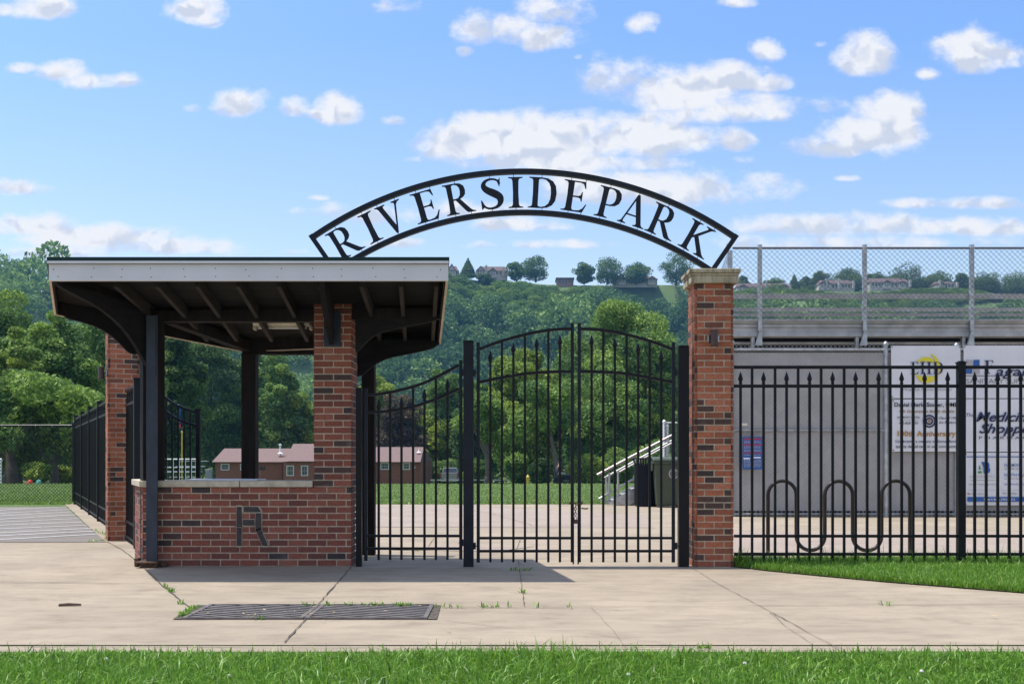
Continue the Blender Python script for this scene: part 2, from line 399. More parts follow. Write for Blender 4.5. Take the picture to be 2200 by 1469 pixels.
# ------------------------------------------------------------------ camera, world, sun
cam = bpy.data.cameras.new('camera'); co = bpy.data.objects.new('camera', cam); col.objects.link(co)
cam.sensor_width = 36.0; cam.lens = 36.0*F/2200.0; cam.shift_y = (HY-734.5)/2200.0; cam.clip_end = 6000; cam.clip_start = 0.1
co.location = (0, 0, CH); co.rotation_euler = (R(90), 0, 0); scene.camera = co
sdir = Vector((-0.39, 0.085, 1.0)).normalized()
sun = bpy.data.lights.new('sun', 'SUN'); sun.energy = 4.8; sun.angle = R(0.53); sun.color = (1.0, 0.955, 0.88)
so = bpy.data.objects.new('sun', sun); col.objects.link(so); so.rotation_euler = sdir.to_track_quat('Z', 'Y').to_euler()
so.location = (-40, 10, 100)
world = bpy.data.worlds.new('World'); scene.world = world; world.use_nodes = True
nt = world.node_tree; bg = nt.nodes['Background']
sky = nt.nodes.new('ShaderNodeTexSky'); sky.sky_type = 'NISHITA'; sky.sun_disc = False
sky.sun_elevation = math.asin(sdir.z); sky.sun_rotation = math.atan2(sdir.x, sdir.y)
sky.air_density = 1.0; sky.dust_density = 2.2; sky.ozone_density = 2.0; sky.altitude = 200
def mth(op, a, b=None, c=None, clamp=False):
    n = nt.nodes.new('ShaderNodeMath'); n.operation = op; n.use_clamp = clamp
    for i, v in enumerate((a, b, c)):
        if v is None: continue
        if hasattr(v, 'links'): nt.links.new(v, n.inputs[i])
        else: n.inputs[i].default_value = v
    return n.outputs[0]
tc = nt.nodes.new('ShaderNodeTexCoord'); sp = nt.nodes.new('ShaderNodeSeparateXYZ'); nt.links.new(tc.outputs['Generated'], sp.inputs[0])
ay = mth('MAXIMUM', mth('ABSOLUTE', sp.outputs[1]), 0.02)
u = mth('DIVIDE', sp.outputs[0], ay); v_ = mth('DIVIDE', sp.outputs[2], ay)
cb = nt.nodes.new('ShaderNodeCombineXYZ'); nt.links.new(u, cb.inputs[0]); nt.links.new(v_, cb.inputs[1])
clouds = [(75, 12, 85, 38, 1), (15, 18, 35, 22, .9), (420, 12, 70, 50, 1), (48, 146, 42, 16, .8), (130, 152, 70, 26, .9), (200, 175, 70, 24, .95), (265, 172, 50, 24, 1),
 (505, 218, 72, 42, 1.05), (415, 232, 28, 14, .7), (632, 234, 38, 26, .75), (728, 236, 56, 42, 1.1), (690, 245, 40, 16, 1), (845, 8, 65, 26, .75), (1065, 62, 95, 48, 1.15), (1150, 78, 105, 40, 1.05), (1185, 22, 90, 44, .8), (1000, 112, 22, 16, .8),
 (1375, 50, 36, 28, .68), (1652, 104, 44, 32, .95), (1590, 6, 46, 16, .9), (1860, 118, 74, 58, 1.15), (2090, 105, 92, 62, 1.1), (1992, 157, 32, 18, .95), (2150,120,60,36,.9),
 (1325, 165, 90, 58, .95), (1450, 195, 150, 62, 1.15), (1540, 165, 110, 40, 1), (1610, 232, 130, 42, 1.05), (1490, 248, 130, 28, .85), (1640,180,60,26,.8),
 (1150, 292, 250, 66, 1.25), (1300, 292, 230, 64, 1.25), (1000, 302, 120, 58, 1.1), (1430, 295, 140, 46, 1.1), (1580, 298, 52, 36, .95), (1200, 345, 230, 34, 1.1), (1600,345,50,14,.6),
 (1860, 290, 140, 54, 1.15), (1900, 232, 80, 46, .95), (1790, 312, 100, 34, 1.05), (1780,222,60,26,.65), (1480, 402, 230, 50, 1.15), (1320, 400, 170, 44, 1), (1580, 395, 120, 38, 1),
 (1790, 482, 210, 32, 1.05), (2060, 486, 220, 28, 1.0), (2100, 437, 190, 17, .85), (1850,520,350,22,.7), (60, 482, 130, 32, 1.05), (200, 507, 190, 34, 1.05), (390, 528, 200, 24, .9), (560,540,130,14,.6), (130,540,150,20,.7), (25, 400, 90, 26, .9),
 (700, 452, 90, 20, .55), (850, 462, 150, 26, .75), (1010, 450, 170, 24, .72), (1120, 482, 150, 20, .8), (1150, 524, 190, 14, .7), (850,522,70,16,.75), (680, 425, 26, 9, .8), (1822, 383, 28, 9, .8), (850, 258, 28, 14, .7), (1240,122,14,9,.7), (1400,352,120,22,.8),(1760,95,22,10,.55),(890,342,26,9,.6)]
field = None; wsum = None; ysum = None
for (cx_, cy_, a_, b_, s_) in clouds:
    vm = nt.nodes.new('ShaderNodeVectorMath'); vm.operation = 'MULTIPLY_ADD'
    vm.inputs[1].default_value = (F/(a_*1.2), F/(b_*1.25), 0)
    vm.inputs[2].default_value = (-(cx_-CX)/(a_*1.2), -(HY-cy_-b_*.15)/(b_*1.25), 0)
    nt.links.new(cb.outputs[0], vm.inputs[0])
    sx = nt.nodes.new('ShaderNodeSeparateXYZ'); nt.links.new(vm.outputs[0], sx.inputs[0]); yv = sx.outputs[1]
    yl = mth('MULTIPLY', mth('MINIMUM', yv, 0.0), 1.5); yh = mth('MAXIMUM', yv, 0.0)       # flatter bases than tops
    r2 = mth('ADD', mth('MULTIPLY', sx.outputs[0], sx.outputs[0]), mth('ADD', mth('MULTIPLY', yl, yl), mth('MULTIPLY', yh, yh)))
    e = mth('MULTIPLY', mth('SUBTRACT', 1.0, r2), s_)
    ep = mth('MAXIMUM', e, 0.0); yw = mth('MULTIPLY', ep, yv)
    field = e if field is None else mth('MAXIMUM', field, e)
    wsum = ep if wsum is None else mth('ADD', wsum, ep); ysum = yw if ysum is None else mth('ADD', ysum, yw)
def wn(scale, detail, rough, off=(0, 0, 0), sc=(1, 1.4, 1), dist=0.0):
    mp = nt.nodes.new('ShaderNodeMapping'); mp.inputs['Scale'].default_value = sc; mp.inputs['Location'].default_value = off
    nt.links.new(cb.outputs[0], mp.inputs[0])
    n = nt.nodes.new('ShaderNodeTexNoise'); n.inputs['Scale'].default_value = scale; n.inputs['Detail'].default_value = detail; n.inputs['Roughness'].default_value = rough; n.inputs['Distortion'].default_value = dist
    nt.links.new(mp.outputs[0], n.inputs['Vector']); return n.outputs['Fac'], mp.outputs[0]
def wv(scale, vec, off):
    a = nt.nodes.new('ShaderNodeVectorMath'); a.operation = 'ADD'; nt.links.new(vec, a.inputs[0]); a.inputs[1].default_value = off
    n = nt.nodes.new('ShaderNodeTexVoronoi'); n.feature = 'F1'; n.inputs['Scale'].default_value = scale; n.inputs['Detail'].default_value = 1.5; n.inputs['Roughness'].default_value = 0.55;
    nt.links.new(a.outputs[0], n.inputs['Vector']); return n.outputs['Distance']
n1, _ = wn(15, 14, 0.66); n2, _ = wn(7, 5, 0.5, off=(3, 1, 0))
# warp the billow cells a little with noise
wc = nt.nodes.new('ShaderNodeTexNoise'); wc.inputs['Scale'].default_value = 26; wc.inputs['Detail'].default_value = 6; nt.links.new(cb.outputs[0], wc.inputs['Vector'])
wa_ = nt.nodes.new('ShaderNodeVectorMath'); wa_.operation = 'MULTIPLY_ADD'; nt.links.new(wc.outputs['Color'], wa_.inputs[0]); wa_.inputs[1].default_value = (.05, .04, 0); nt.links.new(cb.outputs[0], wa_.inputs[2])
v1 = wv(30, wa_.outputs[0], (0, 0, 0)); v1b = wv(30, wa_.outputs[0], (.004, -.012, 0))
fld = mth('MAXIMUM', field, -1.0)
den = mth('ADD', mth('MULTIPLY', fld, 0.62), mth('MULTIPLY', mth('SUBTRACT', n1, 0.5), 1.75))
den = mth('ADD', den, mth('MULTIPLY', mth('SUBTRACT', 0.42, v1), 0.26))
den = mth('ADD', den, mth('MULTIPLY', mth('SUBTRACT', n2, 0.5), 0.4))
mr = nt.nodes.new('ShaderNodeMapRange'); mr.interpolation_type = 'SMOOTHSTEP'; nt.links.new(den, mr.inputs[0]); mr.inputs[1].default_value = -0.04; mr.inputs[2].default_value = 0.50
# unseen cumulus added overhead and behind to whiten the ambient, same broken pattern
n5 = nt.nodes.new('ShaderNodeTexNoise'); n5.inputs['Scale'].default_value = 3.2; n5.inputs['Detail'].default_value = 8; n5.inputs['Roughness'].default_value = 0.6; nt.links.new(tc.outputs['Generated'], n5.inputs['Vector'])
m5 = nt.nodes.new('ShaderNodeMapRange'); m5.interpolation_type = 'SMOOTHSTEP'; nt.links.new(n5.outputs['Fac'], m5.inputs[0]); m5.inputs[1].default_value = 0.44; m5.inputs[2].default_value = 0.60
m6 = nt.nodes.new('ShaderNodeMapRange'); m6.interpolation_type = 'SMOOTHSTEP'; nt.links.new(mth('MAXIMUM', mth('SUBTRACT', sp.outputs[2], 0.46), mth('MULTIPLY', sp.outputs[1], -1.0)), m6.inputs[0]); m6.inputs[1].default_value = 0.0; m6.inputs[2].default_value = 0.12
front = nt.nodes.new('ShaderNodeMapRange'); nt.links.new(sp.outputs[1], front.inputs[0]); front.inputs[1].default_value = -0.05; front.inputs[2].default_value = 0.1
mask = mth('MAXIMUM', mth('MULTIPLY', mr.outputs[0], front.outputs[0]), mth('MULTIPLY', m5.outputs[0], m6.outputs[0]))
# cloud light and shade put into the colour: bright billows on top, grey-lavender towards their flat bases
yy_ = mth('DIVIDE', ysum, mth('MAXIMUM', wsum, 0.05))
g = mth('ADD', mth('ADD', 0.50, mth('MULTIPLY', yy_, 0.85)), mth('MULTIPLY', mth('SUBTRACT', v1, v1b), 1.6))
g = mth('ADD', g, mth('MULTIPLY', mth('SUBTRACT', n1, 0.5), 1.1), clamp=True)
cr = nt.nodes.new('ShaderNodeValToRGB'); e = cr.color_ramp.elements; e[0].position = 0.05; e[0].color = (3.9, 4.15, 4.75, 1); e[1].position = 0.62; e[1].color = (5.6, 5.55, 5.6, 1); nt.links.new(g, cr.inputs[0])
hs = nt.nodes.new('ShaderNodeMix'); hs.data_type = 'RGBA'; hs.blend_type = 'MULTIPLY'; hs.inputs[0].default_value = 1.0; nt.links.new(sky.outputs[0], hs.inputs[6]); 
hr = nt.nodes.new('ShaderNodeValToRGB'); he = hr.color_ramp.elements; he[0].position = 0.10; he[0].color = (1.0, 0.90, 0.83, 1); he[1].position = 0.40; he[1].color = (0.62, 0.77, 0.97, 1); nt.links.new(mth('MAXIMUM', v_, 0.0), hr.inputs[0])
hm = nt.nodes.new('ShaderNodeVectorMath'); hm.operation = 'SCALE'; hm.inputs[3].default_value = 1.52; nt.links.new(hr.outputs[0], hm.inputs[0]); nt.links.new(hm.outputs[0], hs.inputs[7])
TINT = hs
mx = nt.nodes.new('ShaderNodeMix'); mx.data_type = 'RGBA'; nt.links.new(mth('MULTIPLY', mask, 0.95), mx.inputs[0]); nt.links.new(hs.outputs[2], mx.inputs[6]); nt.links.new(cr.outputs[0], mx.inputs[7])
nt.links.new(mx.outputs[2], bg.inputs[0]); bg.inputs[1].default_value = 0.15
scene.view_settings.view_transform = 'Standard'; scene.view_settings.look = 'None'; scene.view_settings.exposure = 0.2; scene.view_settings.gamma = 1
world.cycles.sampling_method = 'MANUAL'; world.cycles.sample_map_resolution = 256; scene.cycles.max_bounces = 6; scene.cycles.diffuse_bounces = 3; scene.cycles.glossy_bounces = 3; scene.cycles.volume_bounces = 1; scene.cycles.transmission_bounces = 3
scene.cycles.use_denoising = True
# ------------------------------------------------------------------ ground
def fl(D): return 1.596-0.48*D          # the fence line on the west side
ys = [-12, 5, 20, 30, 44, 60, 80, 110, 140, 200, 300, 420, 470]
mb = MB(); xs = [-900, -300, -80, -30, 0, 30, 80, 300, 900]
for i in range(len(ys)-1):
    for j in range(len(xs)-1):
        mb.add([(xs[j], ys[i], gz(ys[i])), (xs[j+1], ys[i], gz(ys[i])), (xs[j+1], ys[i+1], gz(ys[i+1])), (xs[j], ys[i+1], gz(ys[i+1]))], [(0, 1, 2, 3)])
tag(mb.build('ground', 'lawn'), kind='structure')
def sheet(name, polys, z, mat):
    mb = MB()
    for p in polys: mb.add([(a, b, z) for a, b in p], [tuple(range(len(p)))])
    return tag(mb.build(name, mat), kind='structure')
DA = 14.05
sheet('pavement', [[(-30, 6.42), (30, 6.42), (30, DA), (fl(DA)-0.3, DA), (-30, DA)], [(fl(DA)-0.3, DA), (30, DA), (30, 25.2), (-3, 25.2), (fl(25.4)-0.3, 25.5)]], 0.006, 'concrete')
sheet('parking_area', [[(-40, DA+0.02), (fl(DA)-0.31, DA+0.02), (fl(23.9)-0.31, 23.9), (-40, 21.5)]], 0.010, 'asphalt')
sheet('kerb_strip', [[(-30, 6.22), (30, 6.22), (30, 6.40), (-30, 6.40)]], 0.002, 'concrete')
sheet('path', [[(-4.5, 17.2), (2.3, 16.9), (2.6, 20.5), (-1, 24.4), (-7.6, 24.2)]], 0.011, 'aggregate')
sheet('path', [[(2.4, 12.55), (16, 12.45), (16, 15.9), (3.0, 16.1)], [(-1.5, 12.9), (-0.2, 12.7), (0.3, 13.4), (-0.9, 13.6)]], 0.011, 'aggregate')
# painted lines
mb = MB()
for yl, (xr_, yr_) in zip([885, 912, 935, 965, 990, 1018, 1050, 1085, 1110, 1145], [(590, 852), (620, 878), (640, 898), (665, 925), (690, 958), (722, 990), (760, 1018), (800, 1045), (830, 1070), (845, 1096)]):
    a = G(0, 880+yl/4.08); b = G(xr_/4.08, 880+yr_/4.08); q = (b-a).normalized(); a2 = a-q*5
    if a2.y < DA+.1: a2 = a-q*((a.y-DA-.1)/q.y)
    w = Vector((q.y, -q.x, 0))*0.055
    for f0, f1 in ((0, .27), (.275, .6), (.605, .86), (.865, 1)):
        p = a2.lerp(b, f0); r_ = a2.lerp(b, f1); mb.add([p-w, r_-w, r_+w, p+w], [(0, 1, 2, 3)])
ob = mb.build('road_markings', 'faded_paint'); ob.location.z = 0.015; tag(ob, kind='structure')
# joints and cracks in the slabs
def crackline(mb, pts, w, rng, jit=0.006, z=0.0, step=0.12):
    P = [G(x, y) for x, y in pts]; out = []
    for a, b in zip(P[:-1], P[1:]):
        n = max(2, int((b-a).length/step))
        for k in range(n): out.append(a.lerp(b, k/n))
    out.append(P[-1]); vs = []
    for i, p in enumerate(out):
        t = (out[min(i+1, len(out)-1)]-out[max(i-1, 0)]).normalized(); n = Vector((-t.y, t.x, 0)); o = n*rng.uniform(-jit, jit); h = n*(w/2*rng.uniform(0.45, 1.5))
        vs += [p+o-h, p+o+h]
    mb.add(vs, [(2*i, 2*i+2, 2*i+3, 2*i+1) for i in range(len(out)-1)])
rng = random.Random(3); mb = MB()
for pts, w in [([(755, 1219), (700, 1281), (612, 1383)], .020), ([(1113, 1203), (1119, 1250), (1127, 1306)], .012), ([(1488, 1222), (1545, 1258), (1640, 1308), (1800, 1397)], .012),
    ([(950, 1308), (1400, 1306), (2200, 1299)], .018), ([(0, 1252), (180, 1254), (350, 1257)], .020), ([(228, 1164), (262, 1182), (305, 1216)], .020), ([(305, 1216), (345, 1257), (405, 1305)], .020),
    ([(0, 1357), (130, 1347), (250, 1338), (385, 1328)], .010), ([(955, 1335), (1080, 1350), (1250, 1362), (1400, 1382), (1480, 1395)], .010), ([(0, 1389), (500, 1391), (1000, 1392), (1600, 1396), (2200, 1400)], .020),
    ([(0, 1203), (120, 1204), (285, 1203)], .012), ([(780, 1222), (1200, 1225), (1480, 1220)], .018), ([(785, 1135), (1000, 1131)], .03), ([(960, 1087), (1060, 1105), (1145, 1130)], .02), ([(1080, 1131), (1460, 1134)], .02),
    ([(920, 1176), (932, 1158)], .015), ([(1110, 1182), (1118, 1160)], .015), ([(150, 1237), (240, 1228), (300, 1217)], .006), ([(345, 1257), (400, 1253), (440, 1252)], .006), ([(1300, 1160), (1430, 1158)], .015), ([(1680, 1148), (2200, 1146)], .015), ([(1600, 1120), (1900, 1128), (2200, 1142)], .02),
    ([(1250, 1188), (1440, 1186)], .01), ([(1460, 1160), (1475, 1215)], .01), ([(1270, 1307), (1320, 1360), (1345, 1395)], .004), ([(1760, 1397), (1690, 1350), (1655, 1318)], .006)]:
    crackline(mb, pts, w*.45, rng)
ob = mb.build('pavement_joints', 'crack'); ob.location.z = 0.0145; tag(ob, kind='structure')
# soil under the grass strip beside the fence
strip = [(2.31, 10.95)]+[tuple(G(x_, y_))[:2] for x_, y_ in ((1600, 1222), (1650, 1228), (1750, 1238), (1900, 1252), (2050, 1264), (2200, 1276), (2450, 1300), (2900, 1330))]+[(9.5, 11.6), (2.31, 11.35)]
sheet('grass_bed', [strip], 0.016, 'soil')
sheet('verge', [[(-30, 3.0), (30, 3.0), (30, 6.12), (-30, 6.12)]], 0.004, 'soil')
def inpoly(x, y, P):
    c = np.zeros(len(x), bool); j = len(P)-1
    for i in range(len(P)):
        xi, yi = P[i]; xj, yj = P[j]
        with np.errstate(divide='ignore', invalid='ignore'):
            c ^= ((yi > y) != (yj > y)) & (x < (xj-xi)*(y-yi)/(yj-yi+1e-12)+xi)
        j = i
    return c
def blades(x, y, z, h, w, rng, lean=0.45):
    n = len(x); a = rng.random(n)*6.283; dx = np.cos(a); dy = np.sin(a); b = rng.random(n)*6.283
    L = h*lean*np.abs(rng.normal(size=n)); 
    base = np.stack([x, y, z], 1); side = np.stack([dx, dy, 0*dx], 1)*(w/2)[:, None]; ln = np.stack([np.cos(b), np.sin(b), 0*b], 1)
    m = base+ln*(L*0.35)[:, None]+np.array([0, 0, 1])*(h*0.6)[:, None]; t = base+ln*L[:, None]+np.array([0, 0, 1])*(h*(0.98-0.25*np.minimum(L/h, 1)))[:, None]
    v = np.stack([base-side, base+side, m-side*0.85, m+side*0.85, t-side*0.12, t+side*0.12], 1).reshape(-1, 3)
    k = (np.arange(n)*6)[:, None]; f = np.concatenate([k+np.array([0, 1, 3, 2]), k+np.array([2, 3, 5, 4])], 1).reshape(-1, 4)
    r = np.repeat(np.clip(rng.beta(2, 2, n), 0, 1), 2); return v, f, r
rng = np.random.default_rng(5)
n = 105000; y = 4.9+(6.13-4.9)*rng.random(n)+rng.normal(size=n)*0.02; x = (rng.random(n)-0.5)*2*(y*0.51+0.25)
y = y-0.07*(0.5+0.5*np.sin(x*2.3)*np.sin(x*0.9+1))*(y > 5.9)
patch = 0.5+0.5*np.sin(x*1.7+1.3)*np.cos(x*0.63+y*2.1)
h = (0.028+0.045*rng.random(n))*(0.65+0.6*patch); tall = rng.random(n) < 0.06; h = np.where(tall, h*1.9, h); h *= np.where(y > 5.95, 0.7, 1)
v, f, r = blades(x, y, x*0, h, 0.0045+0.005*rng.random(n), rng, 0.85)
tag(npmesh('grass', v, 'grass_blade', r, r, faces=f), 'thick bright green lawn grass along the near edge of the pavement', 'grass', kind='stuff')
n = 150000; x = 2.3+5.0*rng.random(n); y = 8+3.6*rng.random(n); k = inpoly(x, y, strip); x = x[k]; y = y[k]; n = len(x)
h = 0.035+0.045*rng.random(n); h = np.where(rng.random(n) < 0.05, h*1.7, h); h = np.where((y > 10.9) & (rng.random(n) < .25), h*1.8, h)
v, f, r = blades(x, y, x*0+0.016, h, 0.004+0.005*rng.random(n), rng, 0.75)
tag(npmesh('grass', v, 'grass_blade', r, r, faces=f), 'short bright green grass at the foot of the black picket fence', 'grass', kind='stuff')
# the big lawn: short mown blades
n = 150000; y = 25.2+19*rng.random(n)**1.3; x = -14+44*rng.random(n); x = np.where(rng.random(n) < .3, -24+18*rng.random(n), x)
k = (x > -13) | (y > 24); x = x[k]; y = y[k]; n = len(x)
edge = y < 26.2
v, f, r = blades(x, y, x*0, np.where(edge, 0.06, 0.04)*(0.6+0.7*rng.random(n)), 0.014+0.012*rng.random(n), rng, 0.6)
tag(npmesh('lawn_grass', v, 'lawn_blade', r, r, faces=f), 'mown grass of the wide lawn beyond the gates', 'grass', kind='stuff')
# weeds in the joints
P = []
for (x0, y0, x1, y1, k) in [(385, 1328, 405, 1322, 60), (395, 1322, 425, 1306, 60), (362, 1272, 372, 1274, 35), (356, 1262, 360, 1266, 14), (385, 1300, 392, 1300, 10), (650, 1305, 672, 1305, 14), (700, 1305, 712, 1304, 16), (740, 1303, 770, 1303, 16), (775, 1304, 826, 1304, 45), (845, 1305, 884, 1305, 55), (930, 1306, 990, 1307, 26), (1035, 1307, 1075, 1306, 22), (1117, 1275, 1128, 1275, 14), (1095, 1227, 1140, 1227, 30), (1220, 1306, 1226, 1306, 5), (1890, 1302, 1912, 1302, 8), (1500, 1396, 1525, 1396, 22), (200, 1140, 225, 1150, 30), (190, 1165, 226, 1162, 30), (1418, 1090, 1440, 1092, 8), (1090, 1306, 1100, 1306, 3), (1140, 1307, 1170, 1307, 5), (0, 1084, 150, 1084, 90), (885, 1186, 900, 1184, 12), (545, 1333, 570, 1333, 5)]:
    for i in range(k):
        tt = rng.random(); p = G(x0+(x1-x0)*tt+rng.normal()*2, y0+(y1-y0)*tt+rng.normal()*0.6); P.append(p)
P = np.array(P); n = len(P)
v, f, r = blades(P[:, 0], P[:, 1], P[:, 2]+0.01, 0.02+0.035*rng.random(n), 0.007+0.004*rng.random(n), rng, 1.3)
tag(npmesh('weeds', v, 'grass_blade', r, r, faces=f), 'small green weeds sprouting from the pavement joints', 'weeds', kind='stuff')
# clover heads, dead leaves, crumbs, twig
mb = MB()
for (x, y) in [(492, 1459), (228, 1420), (1980, 1448), (1600, 1430), (1350, 1455)]:
    p = G(x, y+18); mb.lathe(p+Vector((0, 0, 0.05)), [(0.001, 0), (0.009, 0.004), (0.011, 0.010), (0.006, 0.017), (0.001, 0.019)], 7)
tag(mb.build('clover_flowers', 'clover_white'), 'tiny white clover heads dotted through the near grass', 'flowers', kind='stuff')
mb = MB(); rr = random.Random(9)
for i in range(80):
    x, y = rr.choice([(rr.uniform(430, 930), rr.uniform(1306, 1332)), (rr.uniform(0, 2200), rr.uniform(1225, 1385)), (rr.uniform(780, 1460), rr.uniform(1100, 1200)), (rr.uniform(0, 200), rr.uniform(1100, 1160)), (rr.uniform(420, 700), rr.uniform(1320, 1334))])
    p = G(x, y); p.z = 0.03; a = rr.uniform(0, 6.28); L = rr.uniform(.006, .022); ux = Vector((math.cos(a), math.sin(a), rr.uniform(-.2, .2))); uy = Vector((-math.sin(a), math.cos(a), rr.uniform(-.3, .3)))
    mb.add([p-ux*L, p-uy*L*.5, p+ux*L, p+uy*L*.5], [(0, 1, 2, 3)])
tag(mb.build('leaves', 'dead_leaf'), 'scattered dry leaf scraps lying on the pavement', 'leaves', kind='stuff')
mb = MB(); a = G(126, 1304); b = G(174, 1303); a.z = b.z = 0.018
mb.tube([a, a.lerp(b, .4)+Vector((0, .01, .003)), b], [.010, .012, .008], 6)
tag(mb.build('stick', 'twig', origin=a), 'short dark stick lying on the pavement in the near left corner', 'stick')
# ------------------------------------------------------------------ booth
booth = thing('ticket_booth', 'brick and dark timber ticket booth with white fascia and a brick letter R', 'booth', (-2.7, 11.2, 0))
bz = 0.008; PT = 0.0695
mb = MB(); mb.box(-3.868, -1.692, 11.001, 11.288, bz, 0.835, 1)
Rb = lambda a, b, c, d: None
def skipR(sx, sz, a, b):
    X = -3.71+sx; return False
brick_face(mb, (-3.8755, 11.0), (-1.689, 11.0), (0, -1), bz, 12, PT, seed=31, dark=0.10, calm=lambda a, z: .7 < a < 1.62 and .15 < z < .75)
brick_face(mb, (-1.689, 11.0), (-1.689, 11.29), (1, 0), bz, 12, PT, seed=5, dark=0.1, off=1)
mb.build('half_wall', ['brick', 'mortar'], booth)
# the dark brick R, inlaid a few millimetres proud
def zpt(u, v): 
    x = 280+u/3.865; y = 860+v/3.865; p = W(x, y, 11.0); return (p.x, p.z)
mb = MB()
for P in ([(885, 881), (928, 881), (928, 1036), (885, 1036)], [(885, 1050), (928, 1050), (928, 1205), (885, 1205)], [(943, 881), (1062, 881), (1090, 924), (943, 924)], [(1043, 934), (1091, 934), (1091, 1052), (1043, 1074)],
          [(936, 988), (1034, 988), (1034, 1036), (936, 1036)], [(1046, 1082), (1088, 1064), (1147, 1205), (1101, 1205)]):
    q = [zpt(*p) for p in P]; c = (sum(a for a, b in q)/len(q), sum(b for a, b in q)/len(q))
    mb.prism([(a, 10.984, b) for a, b in q], (0, 0.02, 0), 0)
    e = []
    for a, b in q:
        d = Vector((a-c[0], b-c[1])); d = d*(1+0.015/max(d.length, .01)); e.append((c[0]+d.x, 10.9885, c[1]+d.y))
    mb.prism(e, (0, 0.014, 0), 1)
ob = mb.build('letter_emblem', ['dark_brick', 'mortar'], booth); ob['label'] = 'capital letter R of dark bricks let into the wall'
mb = MB(); wa = Vector((-3.8755, 11.0, 0)); wd = Vector((-0.415, 0.91, 0)).normalized(); wn_ = Vector((-wd.y, wd.x, 0)); L = 0.95
c = wa+wd*L/2-wn_*0.121; c.z = (bz+0.835)/2
mb.obox(c, wd, wn_, (0, 0, 1), L/2-.01, 0.12, (0.835-bz)/2, 1)
brick_face(mb, (wa.x, wa.y), ((wa+wd*L).x, (wa+wd*L).y), (wn_.x, wn_.y), bz, 12, PT, seed=14, dark=0.2)
mb.build('side_wall', ['brick', 'mortar'], booth)
mb = MB(); mb.box(-3.88, -2.86, 10.972, 11.33, 0.838, 0.904); mb.box(-2.852, -2.093, 10.974, 11.33, 0.838, 0.903); mb.obox(c+Vector((0, 0, 0.45)), wd, wn_, (0, 0, 1), L/2, 0.16, 0.032)
ob = mb.build('counter_top', 'limestone', booth, bevel=0.006)
mb = MB(); mb.box(-3.5, -2.7, 11.1, 11.5, 0.905, 0.915); mb.build('counter_board', 'fascia_white', booth)
# brick pier that carries the roof
mb = MB(); mb.box(-2.076, -1.691, 11.001, 11.403, 0.84, 2.78, 1)
z1 = bz+12*PT; n2 = int((2.80-z1)/PT)
brick_face(mb, (-2.078, 11.0), (-1.689, 11.0), (0, -1), z1, n2, PT, seed=21, dark=0.17)
brick_face(mb, (-1.689, 11.0), (-1.689, 11.405), (1, 0), z1, n2, PT, seed=22, dark=0.15, off=1)
brick_face(mb, (-2.078, 11.405), (-2.078, 11.0), (-1, 0), z1, n2, PT, seed=23, dark=0.15, off=1)
brick_face(mb, (-1.689, 11.405), (-2.078, 11.405), (0, 1), z1, n2, PT, seed=24)
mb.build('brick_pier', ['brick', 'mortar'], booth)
# roof plane
def zr(D): return 2.82-0.186*(D-9.9)
def onroof(x, y, dz=0.0):
    k = (HY-y)/F; D = (2.82+dz+1.8414-CH)/(k+0.186); return W(x, y, D)
A = Vector((-4.378, 9.9)); B = Vector((-0.603, 9.9)); C_ = Vector((-0.813, 11.96)); D_ = Vector((-3.14, 12.28)); E_ = Vector((-4.776, 10.92))
poly = [A, B, C_, D_, E_]
def roofslab(mb, shrink, dz0, dz1, m=0, pl=poly):
    c = sum(pl, Vector((0, 0)))/len(pl); q = [p+(c-p).normalized()*shrink for p in pl]
    n = len(q); vs = [(p.x, p.y, zr(p.y)+dz0) for p in q]+[(p.x, p.y, zr(p.y)+dz1) for p in q]
    mb.add(vs, [tuple(range(n))[::-1], tuple(range(n, 2*n))]+[(i, (i+1) % n, n+(i+1) % n, n+i) for i in range(n)], m)
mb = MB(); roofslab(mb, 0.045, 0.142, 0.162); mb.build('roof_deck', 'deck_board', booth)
mb = MB()
fasc = []
for i in range(5):
    p, q = poly[i], poly[(i+1) % 5]; t = (q-p).normalized(); inn = Vector((-t.y, t.x))*0.022
    c = (sum(poly, Vector((0, 0)))/5)
    if (c-p).dot(inn) < 0: inn = -inn
    z0 = 0.0; e = 0.0 if i in (0,) else 0.0005
    p2, q2 = (p, q) if i == 0 else (p+t*0.024*(i == 1), q-t*0.024*(i == 4))
    vs = []
    for s_ in (p2, q2, q2+inn, p2+inn): vs.append((s_.x, s_.y, zr(s_.y)+z0+e))
    for s_ in (p2, q2, q2+inn, p2+inn): vs.append((s_.x, s_.y, zr(s_.y)+0.158+e))
    mb.add(vs, MB.BF, 0 if i == 0 else 1)
    vs = []
    for zz in (0.006, 0.140):
        for s_ in (p2+inn*1.05+t*.03, q2+inn*1.05-t*.03, q2+inn*1.9-t*.05, p2+inn*1.9+t*.05): vs.append((s_.x, s_.y, zr(s_.y)+zz))
    mb.add(vs, MB.BF, 2)
mb.build('fascia', ['fascia_white', 'trim_tan', 'dark_wood'], booth)
for k in range(26):
    X = -4.3+(k//2)*0.30+rng.normal()*0.02
    if X > -0.65: continue
    mb = MB()
    mb.obox((X, 9.8985, 2.855+0.075*(k % 2)+rng.normal()*0.004), (1, 0, 0), (0, 1, 0), (0, 0, 1), 0.0035, 0.0018, 0.005)
    mb.build('nail', 'rust', booth)
mb = MB(); big = [A+Vector((-.012, -.02)), B+Vector((.012, -.02)), C_+Vector((.02, .02)), D_+Vector((0, .03)), E_+Vector((-.03, 0))]
roofslab(mb, 0, 0.166, 0.215, 0, big); mb.build('roof_covering', 'roof_green', booth)
mb = MB(); mb.box(-4.385, -0.597, 9.872, 9.879, 2.978, 3.001); mb.build('drip_edge', 'fascia_white', booth)
